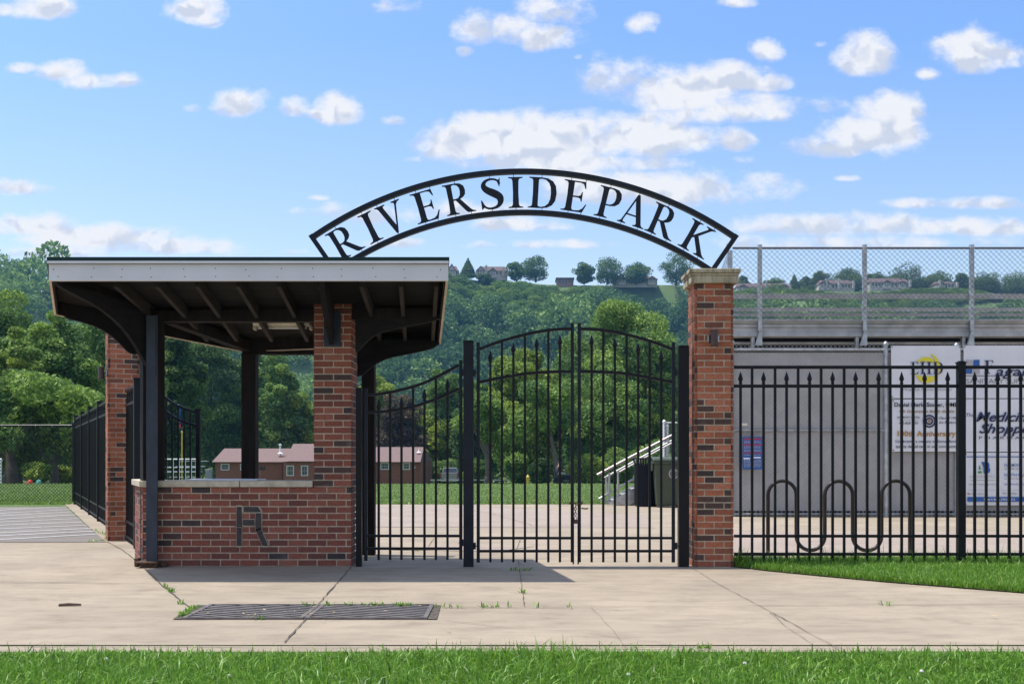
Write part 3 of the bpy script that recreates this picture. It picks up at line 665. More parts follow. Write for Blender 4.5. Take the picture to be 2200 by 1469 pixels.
for (xf, s) in [(246, 1.14), (335, 0.92), (422, .72), (510, .61), (598, .515), (686, .43), (775, .348), (861, .079), (938, -.068)]:
    mb = MB(); y2 = 727 if xf > 300 else 690
    p = onroof(xf, 606, 0.055); q = onroof(xf+s*(y2-606), y2, 0.055); d = (q-p).normalized(); p = p+d*0.03
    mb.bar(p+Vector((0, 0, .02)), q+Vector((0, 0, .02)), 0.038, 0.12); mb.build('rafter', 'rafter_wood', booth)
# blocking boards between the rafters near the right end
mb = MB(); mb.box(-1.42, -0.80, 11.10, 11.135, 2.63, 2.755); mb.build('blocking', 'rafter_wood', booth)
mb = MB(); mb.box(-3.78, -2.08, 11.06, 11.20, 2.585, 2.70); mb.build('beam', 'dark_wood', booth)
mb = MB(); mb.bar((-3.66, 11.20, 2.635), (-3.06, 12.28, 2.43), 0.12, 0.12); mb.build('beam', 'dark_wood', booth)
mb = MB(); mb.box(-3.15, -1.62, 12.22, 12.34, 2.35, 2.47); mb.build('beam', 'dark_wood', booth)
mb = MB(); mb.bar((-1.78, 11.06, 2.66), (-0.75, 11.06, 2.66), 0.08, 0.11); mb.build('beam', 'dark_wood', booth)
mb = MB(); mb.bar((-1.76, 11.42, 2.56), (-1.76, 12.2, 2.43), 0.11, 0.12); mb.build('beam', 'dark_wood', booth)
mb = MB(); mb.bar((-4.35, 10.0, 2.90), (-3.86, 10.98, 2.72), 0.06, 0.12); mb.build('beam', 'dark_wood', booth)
def post(x0, y0, h, wd_, ang, zb=bz, mat='dark_wood'):
    mb = MB(); a = R(ang); mb.obox((x0, y0, (zb+h)/2), (math.cos(a), math.sin(a), 0), (-math.sin(a), math.cos(a), 0), (0, 0, 1), wd_/2, wd_/2, (h-zb)/2)
    return mb.build('post', mat, booth, bevel=0.006)
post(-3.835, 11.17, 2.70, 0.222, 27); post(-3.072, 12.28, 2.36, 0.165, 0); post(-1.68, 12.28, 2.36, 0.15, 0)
# steel channel on the corner, base plate and rusty footing
mb = MB(); mb.box(-3.792, -3.676, 10.855, 10.87, 0.075, 2.62); mb.box(-3.74, -3.728, 10.871, 10.985, 0.075, 2.62)
mb.box(-3.775, -3.69, 10.846, 10.853, 2.0, 2.60)
for z in (2.06, 2.10, 2.3, 2.5): mb.lathe((-3.735, 10.843, z), [(0.010, -0.004), (0.010, 0.004)], 6, axis='y')
mb.build('steel_channel', 'blue_steel', booth)
mb = MB(); mb.box(-3.90, -3.66, 10.80, 10.99, 0.05, 0.072); mb.box(-3.85, -3.67, 10.83, 10.98, 0.008, 0.049); mb.box(-3.945, -3.90, 10.93, 11.0, 0.01, 0.10)
mb.box(-3.66, -3.60, 10.90, 10.985, 0.009, 0.045)
mb.build('footing', 'rust', booth, bevel=0.008)
def vplane(p0, p1):
    p0 = Vector((*p0, 0)); p1 = Vector((*p1, 0)); t = (p1-p0).normalized(); n = Vector((-t.y, t.x, 0))
    def f(x, y):
        d = Vector(((x-CX)/F, 1, (HY-y)/F)); k = (p0-Vector((0, 0, 0))).dot(n)/d.dot(n); return Vector((0, 0, CH))+d*k
    return f, n
def bracket(p0, p1, lower, top, th=0.045):
    """a curved plate in the vertical plane p0 -> p1, outline given on the photograph's sight lines"""
    f, n = vplane(p0, p1); P = [f(*q) for q in lower]+[f(*q) for q in top]
    mb = MB(); mb.prism([p-n*th/2 for p in P], n*th); return mb.build('bracket', 'bracket_wood', booth)
def smooth(pts, k=4):
    out = []; n = len(pts)
    for i in range(n-1):
        p0, p1, p2, p3 = pts[max(i-1, 0)], pts[i], pts[i+1], pts[min(i+2, n-1)]
        for j in range(k):
            t = j/k; out.append(tuple(0.5*(2*p1[m]+(p2[m]-p0[m])*t+(2*p0[m]-5*p1[m]+4*p2[m]-p3[m])*t*t+(-p0[m]+3*p1[m]-3*p2[m]+p3[m])*t**3) for m in range(2)))
    out.append(pts[-1]); return out
bracket((-3.84, 10.95), (-4.34, 9.96), smooth([(112, 604), (130, 618), (160, 634), (200, 655), (235, 680), (262, 706), (285, 736), (300, 762), (316, 789)]), [(322, 789), (327, 662), (230, 635), (140, 608)])
bracket((-4.04, 11.40), (-4.70, 10.98), smooth([(117, 655), (125, 671), (145, 684), (175, 692), (205, 702), (232, 717), (255, 736), (275, 756), (290, 762)]), [(297, 760), (297, 690), (200, 664), (130, 650)])
bracket((-1.89, 10.99), (-1.815, 9.95), smooth([(691, 606), (694, 640), (700, 680), (708, 715), (713, 742)]), [(716, 742), (720, 668), (704, 606)], 0.05)
bracket((-1.70, 11.05), (-0.74, 11.05), smooth([(764, 755), (768, 754), (777, 747), (786, 737), (801, 724), (827, 712), (860, 705), (904, 696), (936, 688), (950, 676)]), [(950, 671), (764, 668)])
bracket((-1.74, 11.9), (-0.84, 11.9), smooth([(767, 809), (781, 804), (794, 792), (816, 778), (838, 769), (882, 760), (925, 750), (944, 739)]), [(944, 730), (767, 728)])
mb = MB(); mb.box(-1.972, -1.795, 10.972, 10.99, 2.31, 2.68)
for sx in (-1.95, -1.82):
    for z in (2.34, 2.5): mb.lathe((sx, 10.968, z), [(0.009, -0.004), (0.009, 0.004)], 6, axis='y')
mb.build('bracket_plate', 'blue_steel', booth)
# strip light under the roof
sl = thing('strip_light', 'cream fluorescent strip light hanging under the booth roof beside the brick pier', 'lamp', (-2.54, 11.6, 2.6))
mb = MB(); mb.prism([(-2.86, y, z) for y, z in ((11.54, 2.632), (11.72, 2.632), (11.69, 2.605), (11.57, 2.605))], (0.62, 0, 0)); mb.build('housing', 'cream_paint', sl)
mb = MB(); mb.tube([(-2.82, 11.63, 2.586), (-2.28, 11.63, 2.586)], 0.014, 8); mb.build('tube', 'white_paint', sl)
for X in (-2.855, -2.235): 
    mb = MB(); mb.box(X-.008, X+.008, 11.57, 11.69, 2.562, 2.604); mb.build('tube_holder', 'cream_paint', sl)
for X in (-2.8, -2.3): mb = MB(); mb.tube([(X, 11.63, 2.63), (X, 11.63, 2.80)], 0.005, 5); mb.build('hanger', 'rust', sl)
# ------------------------------------------------------------------ free standing brick pillars
def pillar(c, ang, h, label, seed, mat, half=0.2025):
    t = thing('brick_pillar', label, 'pillar', (c[0], c[1], 0)); a = R(ang); ux = Vector((math.cos(a), math.sin(a))); uy = Vector((-math.sin(a), math.cos(a))); c = Vector(c)
    mb = MB(); nc = int(round(h/0.0677)); pt = h/nc; ins = 0.028
    mb.obox((c.x, c.y, h/2), (*ux, 0), (*uy, 0), (0, 0, 1), half-ins-.001, half-.001, h/2, 1)
    mb.obox((c.x, c.y, h/2), (*ux, 0), (*uy, 0), (0, 0, 1), half-.001, half-ins-.001, h/2-.001, 1)
    for k, (n_, t_) in enumerate(((-uy, ux), (ux, uy), (uy, -ux), (-ux, -uy))):
        p0 = c+n_*half-t_*(half-ins); p1 = c+n_*half+t_*(half-ins)
        brick_face(mb, p0, p1, n_, 0.008, nc, pt, seed=seed+k, dark=0.2, off=k, phase=0.1*(k % 2)-ins)
        # set-back return in each corner, with every sixth course recessed further
        for i in range(nc):
            r = rng.random(); r = r*0.085/.2 if r < .2 else 0.11+0.89*rng.random()
            if (i+3) % 6 == 0 and i < nc-2: continue
            q = c+n_*(half-ins/2-.003)-t_*(half-ins/2-.003); mb.obox((q.x, q.y, 0.008+(i+.5)*pt), (*t_, 0), (*n_, 0), (0, 0, 1), ins/2, ins/2-.006 if i < nc-2 else ins/2-.001, (pt-.0105)/2, 0, float(r))
    mb.build('shaft', [mat, 'mortar'], t)
    mb = MB()
    for hw, z0, z1 in ((half+.045, h+.001, h+.078), (half+.052, h+.079, h+.104), (half+.066, h+.105, h+.148)):
        mb.obox((c.x, c.y, (z0+z1)/2), (*ux, 0), (*uy, 0), (0, 0, 1), hw, hw, (z1-z0)/2)
    mb.build('cap', 'stained_stone', t, bevel=0.008); return t
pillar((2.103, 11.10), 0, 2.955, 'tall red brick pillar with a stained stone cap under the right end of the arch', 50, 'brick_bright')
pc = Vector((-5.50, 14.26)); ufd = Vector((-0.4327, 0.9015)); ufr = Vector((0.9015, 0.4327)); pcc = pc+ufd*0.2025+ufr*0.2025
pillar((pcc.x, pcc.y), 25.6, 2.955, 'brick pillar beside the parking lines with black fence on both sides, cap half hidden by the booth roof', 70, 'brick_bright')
def wall_lamp(p, out, label):
    t = thing('wall_lamp', label, 'lamp', p); out = Vector(out).normalized(); c = Vector(p)+out*0.075
    mb = MB(); mb.lathe(c, [(0.036, -.082), (0.040, -.08), (0.040, -.05), (0.037, -.048), (0.037, .072), (0.041, .074), (0.041, .083), (0.036, .084)], 20); mb.build('lamp_body', 'bronze', t, smooth=True)
    mb = MB(); side = Vector((-out.y, out.x, 0)); mb.obox(Vector(p)+out*0.008, side, out, (0, 0, 1), 0.045, 0.007, 0.045); mb.build('backplate', 'bronze', t, bevel=.01)
    mb = MB(); mb.bar(Vector(p)+out*0.01, c, 0.03, 0.03); mb.build('arm', 'bronze', t)
    for s in (-1, 1): mb = MB(); mb.obox(Vector(p)+out*0.012+side*s*0.054, side, out, (0, 0, 1), 0.007, 0.006, 0.032); mb.build('side_trim', 'galvanized', t)
wall_lamp((W(1532, 728, 10.89).x, 10.892, W(1532, 728, 10.89).z), (0, -1, 0), 'bronze cylinder wall lamp on the front of the tall right pillar')
lp = Vector((-5.50, 14.26))+ufd*0.10
wall_lamp((lp.x-.006, lp.y, 2.30), (-ufr.x, -ufr.y, 0), 'bronze cylinder wall lamp on the side of the pillar by the parking lines')
# ------------------------------------------------------------------ gates and picket fences
def spear(x, y, z):
    mb = MB(); s = 1.0
    mb.lathe((x, y, z), [(.013, 0), (.019, .004), (.019, .014), (.013, .018), (.020, .035), (.026, .050), (.0245, .062), (.017, .085), (.008, .112), (.001, .13)], 8); return mb
def interp(pts, x):
    for (a, b), (c, d) in zip(pts[:-1], pts[1:]):
        if a <= x <= c: return b+(d-b)*(x-a)/(c-a)
    return pts[0][1] if x < pts[0][0] else pts[-1][1]
PX = lambda x, D=11.0: (x-CX)*D/F
PZ = lambda y, D=11.0: CH+(HY-y)*D/F
def gate(label, st_l, st_r, bars, spears, top, sec, low, bot, D=11.0, drop=None):
    g_ = thing('gate_leaf', label, 'gate', (PX((st_l[0]+st_r[0])/2), D, 0), 'black picket gate leaves under the arch')
    for (xc, yt, yb) in (st_l, st_r):
        mb = MB(); X = PX(xc); mb.box(X-.017, X+.017, D-.017, D+.017, PZ(yb), PZ(yt)); mb.box(X-.02, X+.02, D-.02, D+.02, PZ(yt), PZ(yt)+.012)
        mb.build('stile', 'worn_black_metal', g_, bevel=.003)
    for cv, nm in ((top, 'top_rail'), (sec, 'middle_rail')):
        mb = MB(); a, b = st_l[0]+3.4, st_r[0]-3.4; P = smooth([(x, y) for x, y in cv], 5); P = [(PX(x), PZ(y)) for x, y in P if a <= x <= b]
        P = [(PX(a), PZ(interp(cv, a)))]+P+[(PX(b), PZ(interp(cv, b)))]
        P = [P[0]]+[p for p in P[1:] if p[0]-P[0][0] > .004]; P2 = [P[0]]
        for p in P[1:]:
            if p[0]-P2[-1][0] > .008: P2.append(p)
        mb.ribbon(P2, .031, D-.014, D+.014); mb.build(nm, 'black_metal', g_)
    for y in low:
        mb = MB(); mb.box(PX(st_l[0]+3.5), PX(st_r[0]-3.5), D-.014, D+.014, PZ(y)-.0135, PZ(y)+.0135); mb.build('bottom_rail', 'black_metal', g_)
    for i, x in enumerate(bars):
        X = PX(x); sp_ = x in spears
        zt = PZ(interp(top, x))-.012 if not sp_ else PZ(spears[x])-.125
        mb = MB(); mb.box(X-.0122, X+.0122, D-.0122, D+.0122, PZ(bot), zt); pk = mb.build('picket', 'black_metal', g_)
        if sp_: spear(X, D, zt).build('finial', 'black_metal', pk, smooth=True)
    if drop:
        mb = MB(); mb.tube([(PX(drop), D-.02, 0.03), (PX(drop), D-.02, 0.45)], .008, 6); mb.build('drop_rod', 'black_metal', g_)
    mb = MB(); 
    return g_
t1 = [(783, 848), (790, 847.4), (813.7, 846.4), (838.3, 842.5), (862.6, 837), (887.5, 830.6), (912, 822), (936.6, 810.7), (961.5, 797.7), (990, 782)]
s1 = [(783, 887), (790, 886), (813.7, 884.4), (838.3, 882.6), (862.6, 879), (887.5, 873.5), (912, 865.8), (936.6, 857), (961.5, 846.4), (990, 833)]
gate('single black gate leaf with a rising curved top beside the booth', (786, 837, 1204), (990, 776, 1201), [813.7, 838.3, 862.6, 887.5, 912, 936.6, 961.5], {813.7: 859, 862.6: 852.8, 912: 836.5, 961.5: 814.5}, t1, s1, (1150.6, 1177.7), 1202)
t2 = [(1024, 752), (1031, 749.9), (1053.6, 741), (1078.4, 732.5), (1103, 725.3), (1127.8, 718.8), (1153, 713.6), (1178, 709.5), (1203, 707.2), (1229.5, 706.6)]
s2 = [(1024, 822), (1031, 820.5), (1053.6, 816), (1078.4, 811.2), (1103, 806.8), (1127.8, 802.9), (1153, 800.3), (1178, 799), (1203, 798.2), (1229.5, 798.2)]
bars2 = [1053.6, 1078.4, 1103, 1127.8, 1153, 1178, 1203]; sp2 = {1053.6: 753.7, 1103: 736.9, 1153: 726, 1203: 720}
gate('left leaf of the arched double gate, hinged on the worn middle post', (1027.5, 738, 1207.5), (1229.5, 697, 1207), bars2, sp2, t2, s2, (1155.2, 1183.2), 1207, drop=1231.5)
mi = lambda L: [(2474-x, y) for x, y in L][::-1]
gate('right leaf of the arched double gate, hinged beside the tall brick pillar', (1244.5, 697, 1207), (1446.5, 738, 1207.5), [round(2474-x, 1) for x in bars2][::-1], {round(2474-k, 1): v for k, v in sp2.items()}, mi(t2), mi(s2), (1155.2, 1183.2), 1207, drop=1242)
def gpost(x0, x1, yt, label, mat='black_metal', D=11.0):
    mb = MB(); a, b = PX(x0), PX(x1); h = PZ(yt); w_ = (b-a)/2; c = (a+b)/2
    t = thing('gate_post', label, 'post', (c, D, 0))
    mb.box(c-w_, c+w_, D-w_, D+w_, -.02, h-.018); mb.build('shaft', mat, t, bevel=.004)
    mb = MB(); mb.box(c-w_-.004, c+w_+.004, D-w_-.004, D+w_+.004, h-.018, h-.006); mb.box(c-w_+.006, c+w_-.006, D-w_+.006, D+w_-.006, h-.006, h+.002); mb.build('cap', mat, t, bevel=.003); return t
gpost(765, 777.5, 833, 'slim black gate post against the brick pier of the booth')
mp_ = gpost(996, 1017.5, 732, 'thick worn black post standing free between the single and the double gate', 'worn_black_metal')
gpost(1457, 1479, 743, 'thick black gate post against the tall right brick pillar')
for i, (X, z) in enumerate([(PX(993), PZ(1165)), (PX(1020), PZ(1172)), (PX(993), PZ(801)), (PX(1020), PZ(801)), (PX(1452), PZ(1172)), (PX(1452), PZ(801))]):
    mb = MB(); mb.tube([(X-.035, 10.99, z), (X+.035, 10.99, z)], .006, 6); mb.box(X-.012, X+.012, 10.975, 11.005, z-.035, z+.035)
    par = [o for o in bpy.data.objects if o.name.startswith('gate_leaf')]
    mb.build('hinge', 'worn_black_metal', par[0] if i in (0, 2) else (par[1] if i in (1, 3) else par[2]))
# chain and padlock
ch = thing('gate_chain', 'rusty chain with a padlock wrapped round the two meeting stiles of the double gate', 'chain', (PX(1237), 10.96, PZ(1080)))
mb = MB(); rr = random.Random(2)
for k in range(13):
    a = k/13*6.283; c = Vector((PX(1237)+math.cos(a)*0.060, 10.985+math.sin(a)*0.03, PZ(1081)+rr.uniform(-.012, .012)))
    t = Vector((-math.sin(a), math.cos(a)*0.5, rr.uniform(-.5, .5))).normalized(); n = t.cross(Vector((0, 0, 1) if k % 2 else (0, .8, .6))).normalized()
    mb.tube([c+t*math.cos(b)*0.016+n*math.sin(b)*0.009 for b in [j*6.283/8 for j in range(8)]], .0042, 5, closed=True)
for k in range(4):
    c = Vector((PX(1236)+.002*(-1)**k, 10.955, PZ(1086)-k*0.028)); n = Vector((1, 0, 0)) if k % 2 else Vector((0, 1, 0))
    mb.tube([c+Vector((0, 0, 1))*math.cos(b)*0.019+n*math.sin(b)*0.011 for b in [j*6.283/8 for j in range(8)]], .0042, 5, closed=True)
mb.build('chain_links', 'rust', ch)
mb = MB(); c = Vector((PX(1236), 10.955, PZ(1086)-.14)); mb.box(c.x-.02, c.x+.02, c.y-.011, c.y+.011, c.z-.045, c.z); mb.tube([(c.x-.013, c.y, c.z), (c.x-.013, c.y, c.z+.022), (c.x, c.y, c.z+.034), (c.x+.013, c.y, c.z+.022), (c.x+.013, c.y, c.z)], .004, 6); mb.build('padlock', 'bronze', ch, bevel=.002)
mb = MB(); mb.tube([(PX(1249), 10.97, PZ(1091)), (PX(1257), 10.95, PZ(1092)), (PX(1262), 10.93, PZ(1091))], .007, 6); mb.build('latch', 'black_metal', ch)
# right picket fence
fr = thing('picket_fence', 'black metal picket fence running from the tall pillar past the bike rack', 'fence', (5, 11, 0))
for (y, hh) in ((788.8, .034), (829.3, .034), (1151, .030), (1189.8, .030)):
    for a, b in ((1577, 2056.5), (2072.5, 2560)):
        mb = MB(); mb.box(PX(a), PX(b), 10.984, 11.016, PZ(y)-hh/2, PZ(y)+hh/2); mb.build('rail', 'black_metal', fr, bevel=.002)
def fpost(xc, par):
    X = PX(xc); mb = MB(); mb.box(X-.038, X+.038, 10.962, 11.038, 0, PZ(780)); mb.box(X-.046, X+.046, 10.954, 11.046, PZ(780), PZ(777.5)); mb.box(X-.03, X+.03, 10.97, 11.03, PZ(777.5), PZ(775.5)); mb.build('fence_post', 'black_metal', par, bevel=.003)
fpost(2064.5, fr); fpost(2567, fr)
def pk(x, sp_, par):
    X = PX(x); zt = PZ(789)-.014 if not sp_ else PZ(799)-.125
    mb = MB(); mb.box(X-.0122, X+.0122, 10.988, 11.012, PZ(1208), zt); p = mb.build('picket', 'black_metal', par)
    if sp_: spear(X, 11.0, zt).build('finial', 'black_metal', p, smooth=True)
for i in range(19): pk(1591+24.72*i, i % 2 == 0, fr)
for i in range(19): pk(2094+24.72*i, i % 2 == 0, fr)
# west fence: runs back and outwards in one line
def wfence(D0, D1, label, posts, first=True, sheet_=True):
    a = Vector((fl(D0), D0)); b = Vector((fl(D1), D1)); t = (b-a); L = t.length; t.normalize(); c = thing('picket_fence', label, 'fence', (a.x, a.y, 0))
    t3 = Vector((t.x, t.y, 0)); n3 = Vector((-t.y, t.x, 0)); a3 = Vector((a.x, a.y, 0))
    for z in (2.05, 1.85, 0.285, 0.08):
        mb = MB(); mb.bar(a3+Vector((0, 0, z)), a3+t3*L+Vector((0, 0, z)), .034, .034); mb.build('rail', 'black_metal', c)
    n = min(int(L/0.115), 100)
    for i in range(n):
        q = a3+t3*(i+.5)*L/n; mb = MB(); mb.obox(q+Vector((0, 0, 1.0+.02)), t3, n3, (0, 0, 1), .0105, .0105, 1.0 if i % 2 else .93); mb.build('picket', 'black_metal', c)
    for s in posts:
        q = a3+t3*s*L; mb = MB(); mb.obox(q+Vector((0, 0, 1.06)), t3, n3, (0, 0, 1), .036, .036, 1.06); mb.obox(q+Vector((0, 0, 2.13)), t3, n3, (0, 0, 1), .044, .044, .012); mb.build('fence_post', 'worn_black_metal', c)
    if sheet_:
        mb = MB(); q = a3+t3*L/2+n3*(-.03); mb.obox(q+Vector((0, 0, 1.0)), t3, n3, (0, 0, 1), L/2-.02, .002, .80); mb.build('privacy_cloth', 'black_metal', c)
    return c
wfence(13.12, 14.28, 'short black picket fence panel between the booth and the brick pillar by the parking lines', (0.0,))
wfence(14.75, 25.2, 'long black picket fence running back along the striped parking area', (0.0, 0.17, 0.37, 0.57, 0.78, 1.0))
# curved gate leaf standing open behind the booth
og = thing('gate_leaf', 'distant black gate leaf with a sagging curved top standing open behind the booth', 'gate', (PX(428, 18), 18, 0)); D = 18.0
cv = smooth([(330, 838), (352, 852), (375, 868), (400, 879), (424, 886)], 4)
for dy in (0, 30):
    mb = MB(); mb.ribbon([(PX(x, D), PZ(y+dy*.85+ (0 if dy == 0 else 3), D)) for x, y in cv], .045, D-.02, D+.02); mb.build('curved_rail', 'black_metal', og)
for x in (330, 345, 357, 370, 383, 396, 409):
    mb = MB(); X = PX(x, D); mb.box(X-.012, X+.012, D-.012, D+.012, .08, PZ(interp(cv, x), D)); mb.build('picket', 'black_metal', og)
mb = MB(); X = PX(426, D); mb.box(X-.035, X+.035, D-.035, D+.035, 0, PZ(882, D)); mb.box(X-.05, X+.05, D-.05, D+.05, PZ(882, D), PZ(878, D)); mb.build('stile', 'black_metal', og)
for y in (1080, 1104):
    mb = MB(); mb.box(PX(330, D), PX(424, D), D-.017, D+.017, PZ(y, D)-.017, PZ(y, D)+.017); mb.build('bottom_rail', 'black_metal', og)
# ------------------------------------------------------------------ arch sign
DAR = 11.1; k_ = DAR/F
AC = Vector(((1125-CX)*k_, CH+(HY-1168)*k_))      # centre (x, z) of both arcs
arch = thing('arch_sign', 'curved black steel sign reading RIVERSIDE PARK above the gates', 'sign', (AC.x, DAR, 2.9))
def ap(r, deg): a = R(deg); return (AC.x+r*k_*math.sin(a), AC.y+r*k_*math.cos(a))
for r, nm in ((799, 'upper_rail'), (711, 'lower_rail')):
    mb = MB(); e = 34.5; mb.ribbon([ap(r, -e+2*e*i/90) for i in range(91)], .052, DAR-.03, DAR+.03); mb.build(nm, 'sign_metal', arch)
for s in (-1, 1):
    mb = MB(); mb.ribbon([ap(805, s*34.62), ap(705, s*34.62)], .048, DAR-.0315, DAR+.0315); mb.build('end_bar', 'sign_metal', arch)
x_, z_ = ap(706, -34.6)
mb = MB(); mb.box(x_-.035, x_+.035, DAR-.035, DAR+.035, 2.72, z_+.02); mb.build('support_leg', 'sign_metal', arch)
x_, z_ = ap(706, 34.6)
mb = MB(); mb.box(x_-.05, x_+.05, DAR-.05, DAR+.05, 3.104, z_+.012); mb.build('support_leg', 'sign_metal', arch)
ST = [(.40, 1), (0, 1), (0, .975), (.09, .95), (.115, .89), (.125, .5), (.115, .11), (.09, .05), (0, .025)]
STN = ST[1:]
GL = {
 'I': (.40, [[(0, 0), (.40, 0), (.40, .025), (.31, .05), (.285, .11), (.275, .5), (.285, .89), (.31, .95), (.40, .975)]+ST], []),
 'D': (.82, [[(0, 0), (.36, 0), (.54, .025), (.68, .11), (.77, .26), (.80, .5), (.77, .74), (.68, .89), (.54, .975), (.36, 1)]+STN], [[(.28, .10), (.29, .06), (.36, .04), (.48, .07), (.57, .16), (.62, .30), (.635, .5), (.62, .70), (.57, .84), (.48, .93), (.36, .96), (.29, .94), (.28, .90)]]),
 'E': (.66, [[(0, 0), (.57, 0), (.66, .27), (.635, .28), (.56, .13), (.48, .06), (.36, .04), (.30, .05), (.28, .11), (.28, .47), (.42, .47), (.475, .44), (.50, .35), (.525, .35), (.525, .66), (.50, .66), (.475, .555), (.42, .515), (.28, .515), (.28, .96), (.44, .96), (.52, .93), (.575, .78), (.60, .785), (.575, 1)]+STN], []),
 'R': (.92, [[(0, 0), (.40, 0), (.40, .025), (.31, .05), (.285, .11), (.28, .45), (.35, .45), (.62, .05), (.68, .0), (.92, 0), (.92, .022), (.83, .05), (.77, .10), (.49, .475), (.60, .53), (.67, .61), (.69, .74), (.66, .88), (.56, .97), (.42, 1)]+STN], [[(.28, .50), (.36, .495), (.44, .52), (.50, .60), (.52, .72), (.51, .84), (.46, .92), (.38, .96), (.30, .955), (.28, .92)]]),
 'P': (.70, [[(0, 0), (.40, 0), (.40, .025), (.31, .05), (.285, .11), (.28, .405), (.40, .405), (.55, .44), (.66, .54), (.70, .70), (.67, .87), (.57, .97), (.42, 1)]+STN], [[(.28, .445), (.38, .445), (.47, .49), (.52, .58), (.535, .71), (.51, .86), (.45, .935), (.37, .96), (.30, .955), (.28, .92)]]),
 'V': (.78, [[(-.02, 1), (.32, 1), (.32, .975), (.25, .95), (.245, .90), (.44, .24), (.60, .87), (.60, .94), (.52, .975), (.52, 1), (.80, 1), (.80, .975), (.71, .94), (.66, .87), (.42, -.02), (.36, -.02), (.08, .90), (.04, .95), (-.02, .975)]], []),
 'A': (.84, [[(0, 0), (.27, 0), (.27, .025), (.18, .05), (.165, .10), (.225, .30), (.525, .30), (.585, .10), (.57, .05), (.50, .025), (.50, 0), (.86, 0), (.86, .025), (.78, .05), (.745, .10), (.46, 1.02), (.385, 1.02), (.11, .10), (.07, .05), (0, .025)]], [[(.24, .345), (.51, .345), (.375, .80)]]),
 'K': (.92, [[(0, 0), (.40, 0), (.40, .025), (.31, .05), (.285, .11), (.28, .44), (.335, .49), (.62, .10), (.62, .05), (.55, .025), (.55, 0), (.94, 0), (.94, .025), (.86, .05), (.79, .11), (.435, .58), (.65, .85), (.73, .94), (.84, .975), (.84, 1), (.52, 1), (.52, .975), (.60, .95), (.59, .90), (.28, .53), (.285, .89), (.31, .95), (.40, .975)]+ST], []),
 }
def glyph_S():
    cl = smooth([(.535, .80), (.49, .90), (.42, .955), (.31, .975), (.20, .94), (.13, .86), (.12, .75), (.19, .64), (.31, .55), (.43, .46), (.51, .36), (.52, .22), (.46, .10), (.36, .04), (.25, .025), (.15, .06), (.08, .15), (.045, .25)], 3)
    n = len(cl); L, Rr = [], []
    for i, p in enumerate(cl):
        q = cl[min(i+1, n-1)]; o = cl[max(i-1, 0)]; tx, ty = q[0]-o[0], q[1]-o[1]; l = math.hypot(tx, ty) or 1; tx /= l; ty /= l
        u_ = i/(n-1); w_ = .022+.075*math.exp(-((u_-.5)/.17)**2)+.018*math.exp(-((u_-.5)/.36)**2)
        L.append((p[0]-ty*w_, p[1]+tx*w_)); Rr.append((p[0]+ty*w_, p[1]-tx*w_))
    return (.58, [L+Rr[::-1]], [], [[(.555, 1.0), (.53, .72), (.51, .73), (.47, .89), (.50, .93)], [(.03, .0), (.02, .30), (.045, .31), (.12, .12), (.09, .06)]])
GL['S'] = glyph_S()
def glyph_obj(ch_, xf, mat, parent, depth, name='letter', extra=0.0015):
    """solid letter plate; xf maps glyph units to world (x, z)"""
    g_ = GL[ch_]
    cu = bpy.data.curves.new('l', 'CURVE'); cu.dimensions = '2D'; cu.fill_mode = 'BOTH'; cu.extrude = depth
    for ring in g_[1]+g_[2]:
        s = cu.splines.new('POLY'); s.points.add(len(ring)-1); s.use_cyclic_u = True
        for i, p in enumerate(ring): s.points[i].co = (p[0], p[1], 0, 1)
    tmp = bpy.data.objects.new('l', cu); me = bpy.data.meshes.new_from_object(tmp)
    mb = MB(); mb.add([xf(v.co.x, v.co.y, v.co.z) for v in me.vertices], [list(p.vertices) for p in me.polygons])
    if len(g_) > 3:
        for P in g_[3]:
            a = [xf(x, y, depth+extra) for x, y in P]; b = [xf(x, y, -depth-extra) for x, y in P]; n = len(P)
            mb.add(a+b, [tuple(range(n)), tuple(range(n, 2*n))[::-1]]+[(i, (i+1) % n, n+(i+1) % n, n+i) for i in range(n)])
    bpy.data.objects.remove(tmp); bpy.data.curves.remove(cu); bpy.data.meshes.remove(me)
    return mb, g_[0]
LET = [('R', -30.55), ('I', -25.85), ('V', -22.0), ('E', -16.2), ('R', -10.6), ('S', -5.35), ('I', -1.3), ('D', 3.15), ('E', 8.4), ('P', 14.0), ('A', 18.4), ('R', 23.5), ('K', 29.75)]
XS = dict(I=1.2, D=1.15, E=1.24, S=1.27, P=1.1, R=1.05, K=1.05, V=1.06, A=1.05)
for ch_, deg in LET:
    w_ = GL[ch_][0]; a = R(deg); H = 66.0; xs_ = XS[ch_]
    def xf(x, y, z, a=a, w_=w_, xs_=xs_):
        tx = (x-w_/2)*H*k_*xs_; r = (721.5+y*H)*k_
        return (AC.x+math.sin(a)*r+math.cos(a)*tx, DAR-z, AC.y+math.cos(a)*r-math.sin(a)*tx)
    mb, _ = glyph_obj(ch_, xf, 'sign_metal', arch, 0.006); lo_ = mb.build('letter', 'sign_metal', arch); lo_['label'] = 'steel letter '+ch_
    mb = MB()
    tops = {'V': (-.30, .28), 'E': (-.15, .24), 'K': (-.2, .3), 'A': (0,), 'S': (0,)}.get(ch_, (-.05,)); bots = {'R': (-.2, .3), 'A': (-.28, .26), 'K': (-.22, .28), 'V': (0,), 'E': (-.12, .22), 'P': (-.15,), 'S': (.0,)}.get(ch_, (0,))
    for o in tops: mb.bar(xf(o+w_/2, .99, 0), xf(o+w_/2, 1.12, 0), .006, .006, up=(0, 1, 0))
    for o in bots: mb.bar(xf(o+w_/2, -.11, 0), xf(o+w_/2, .02, 0), .006, .006, up=(0, 1, 0))
    mb.build('rod', 'sign_metal', lo_)
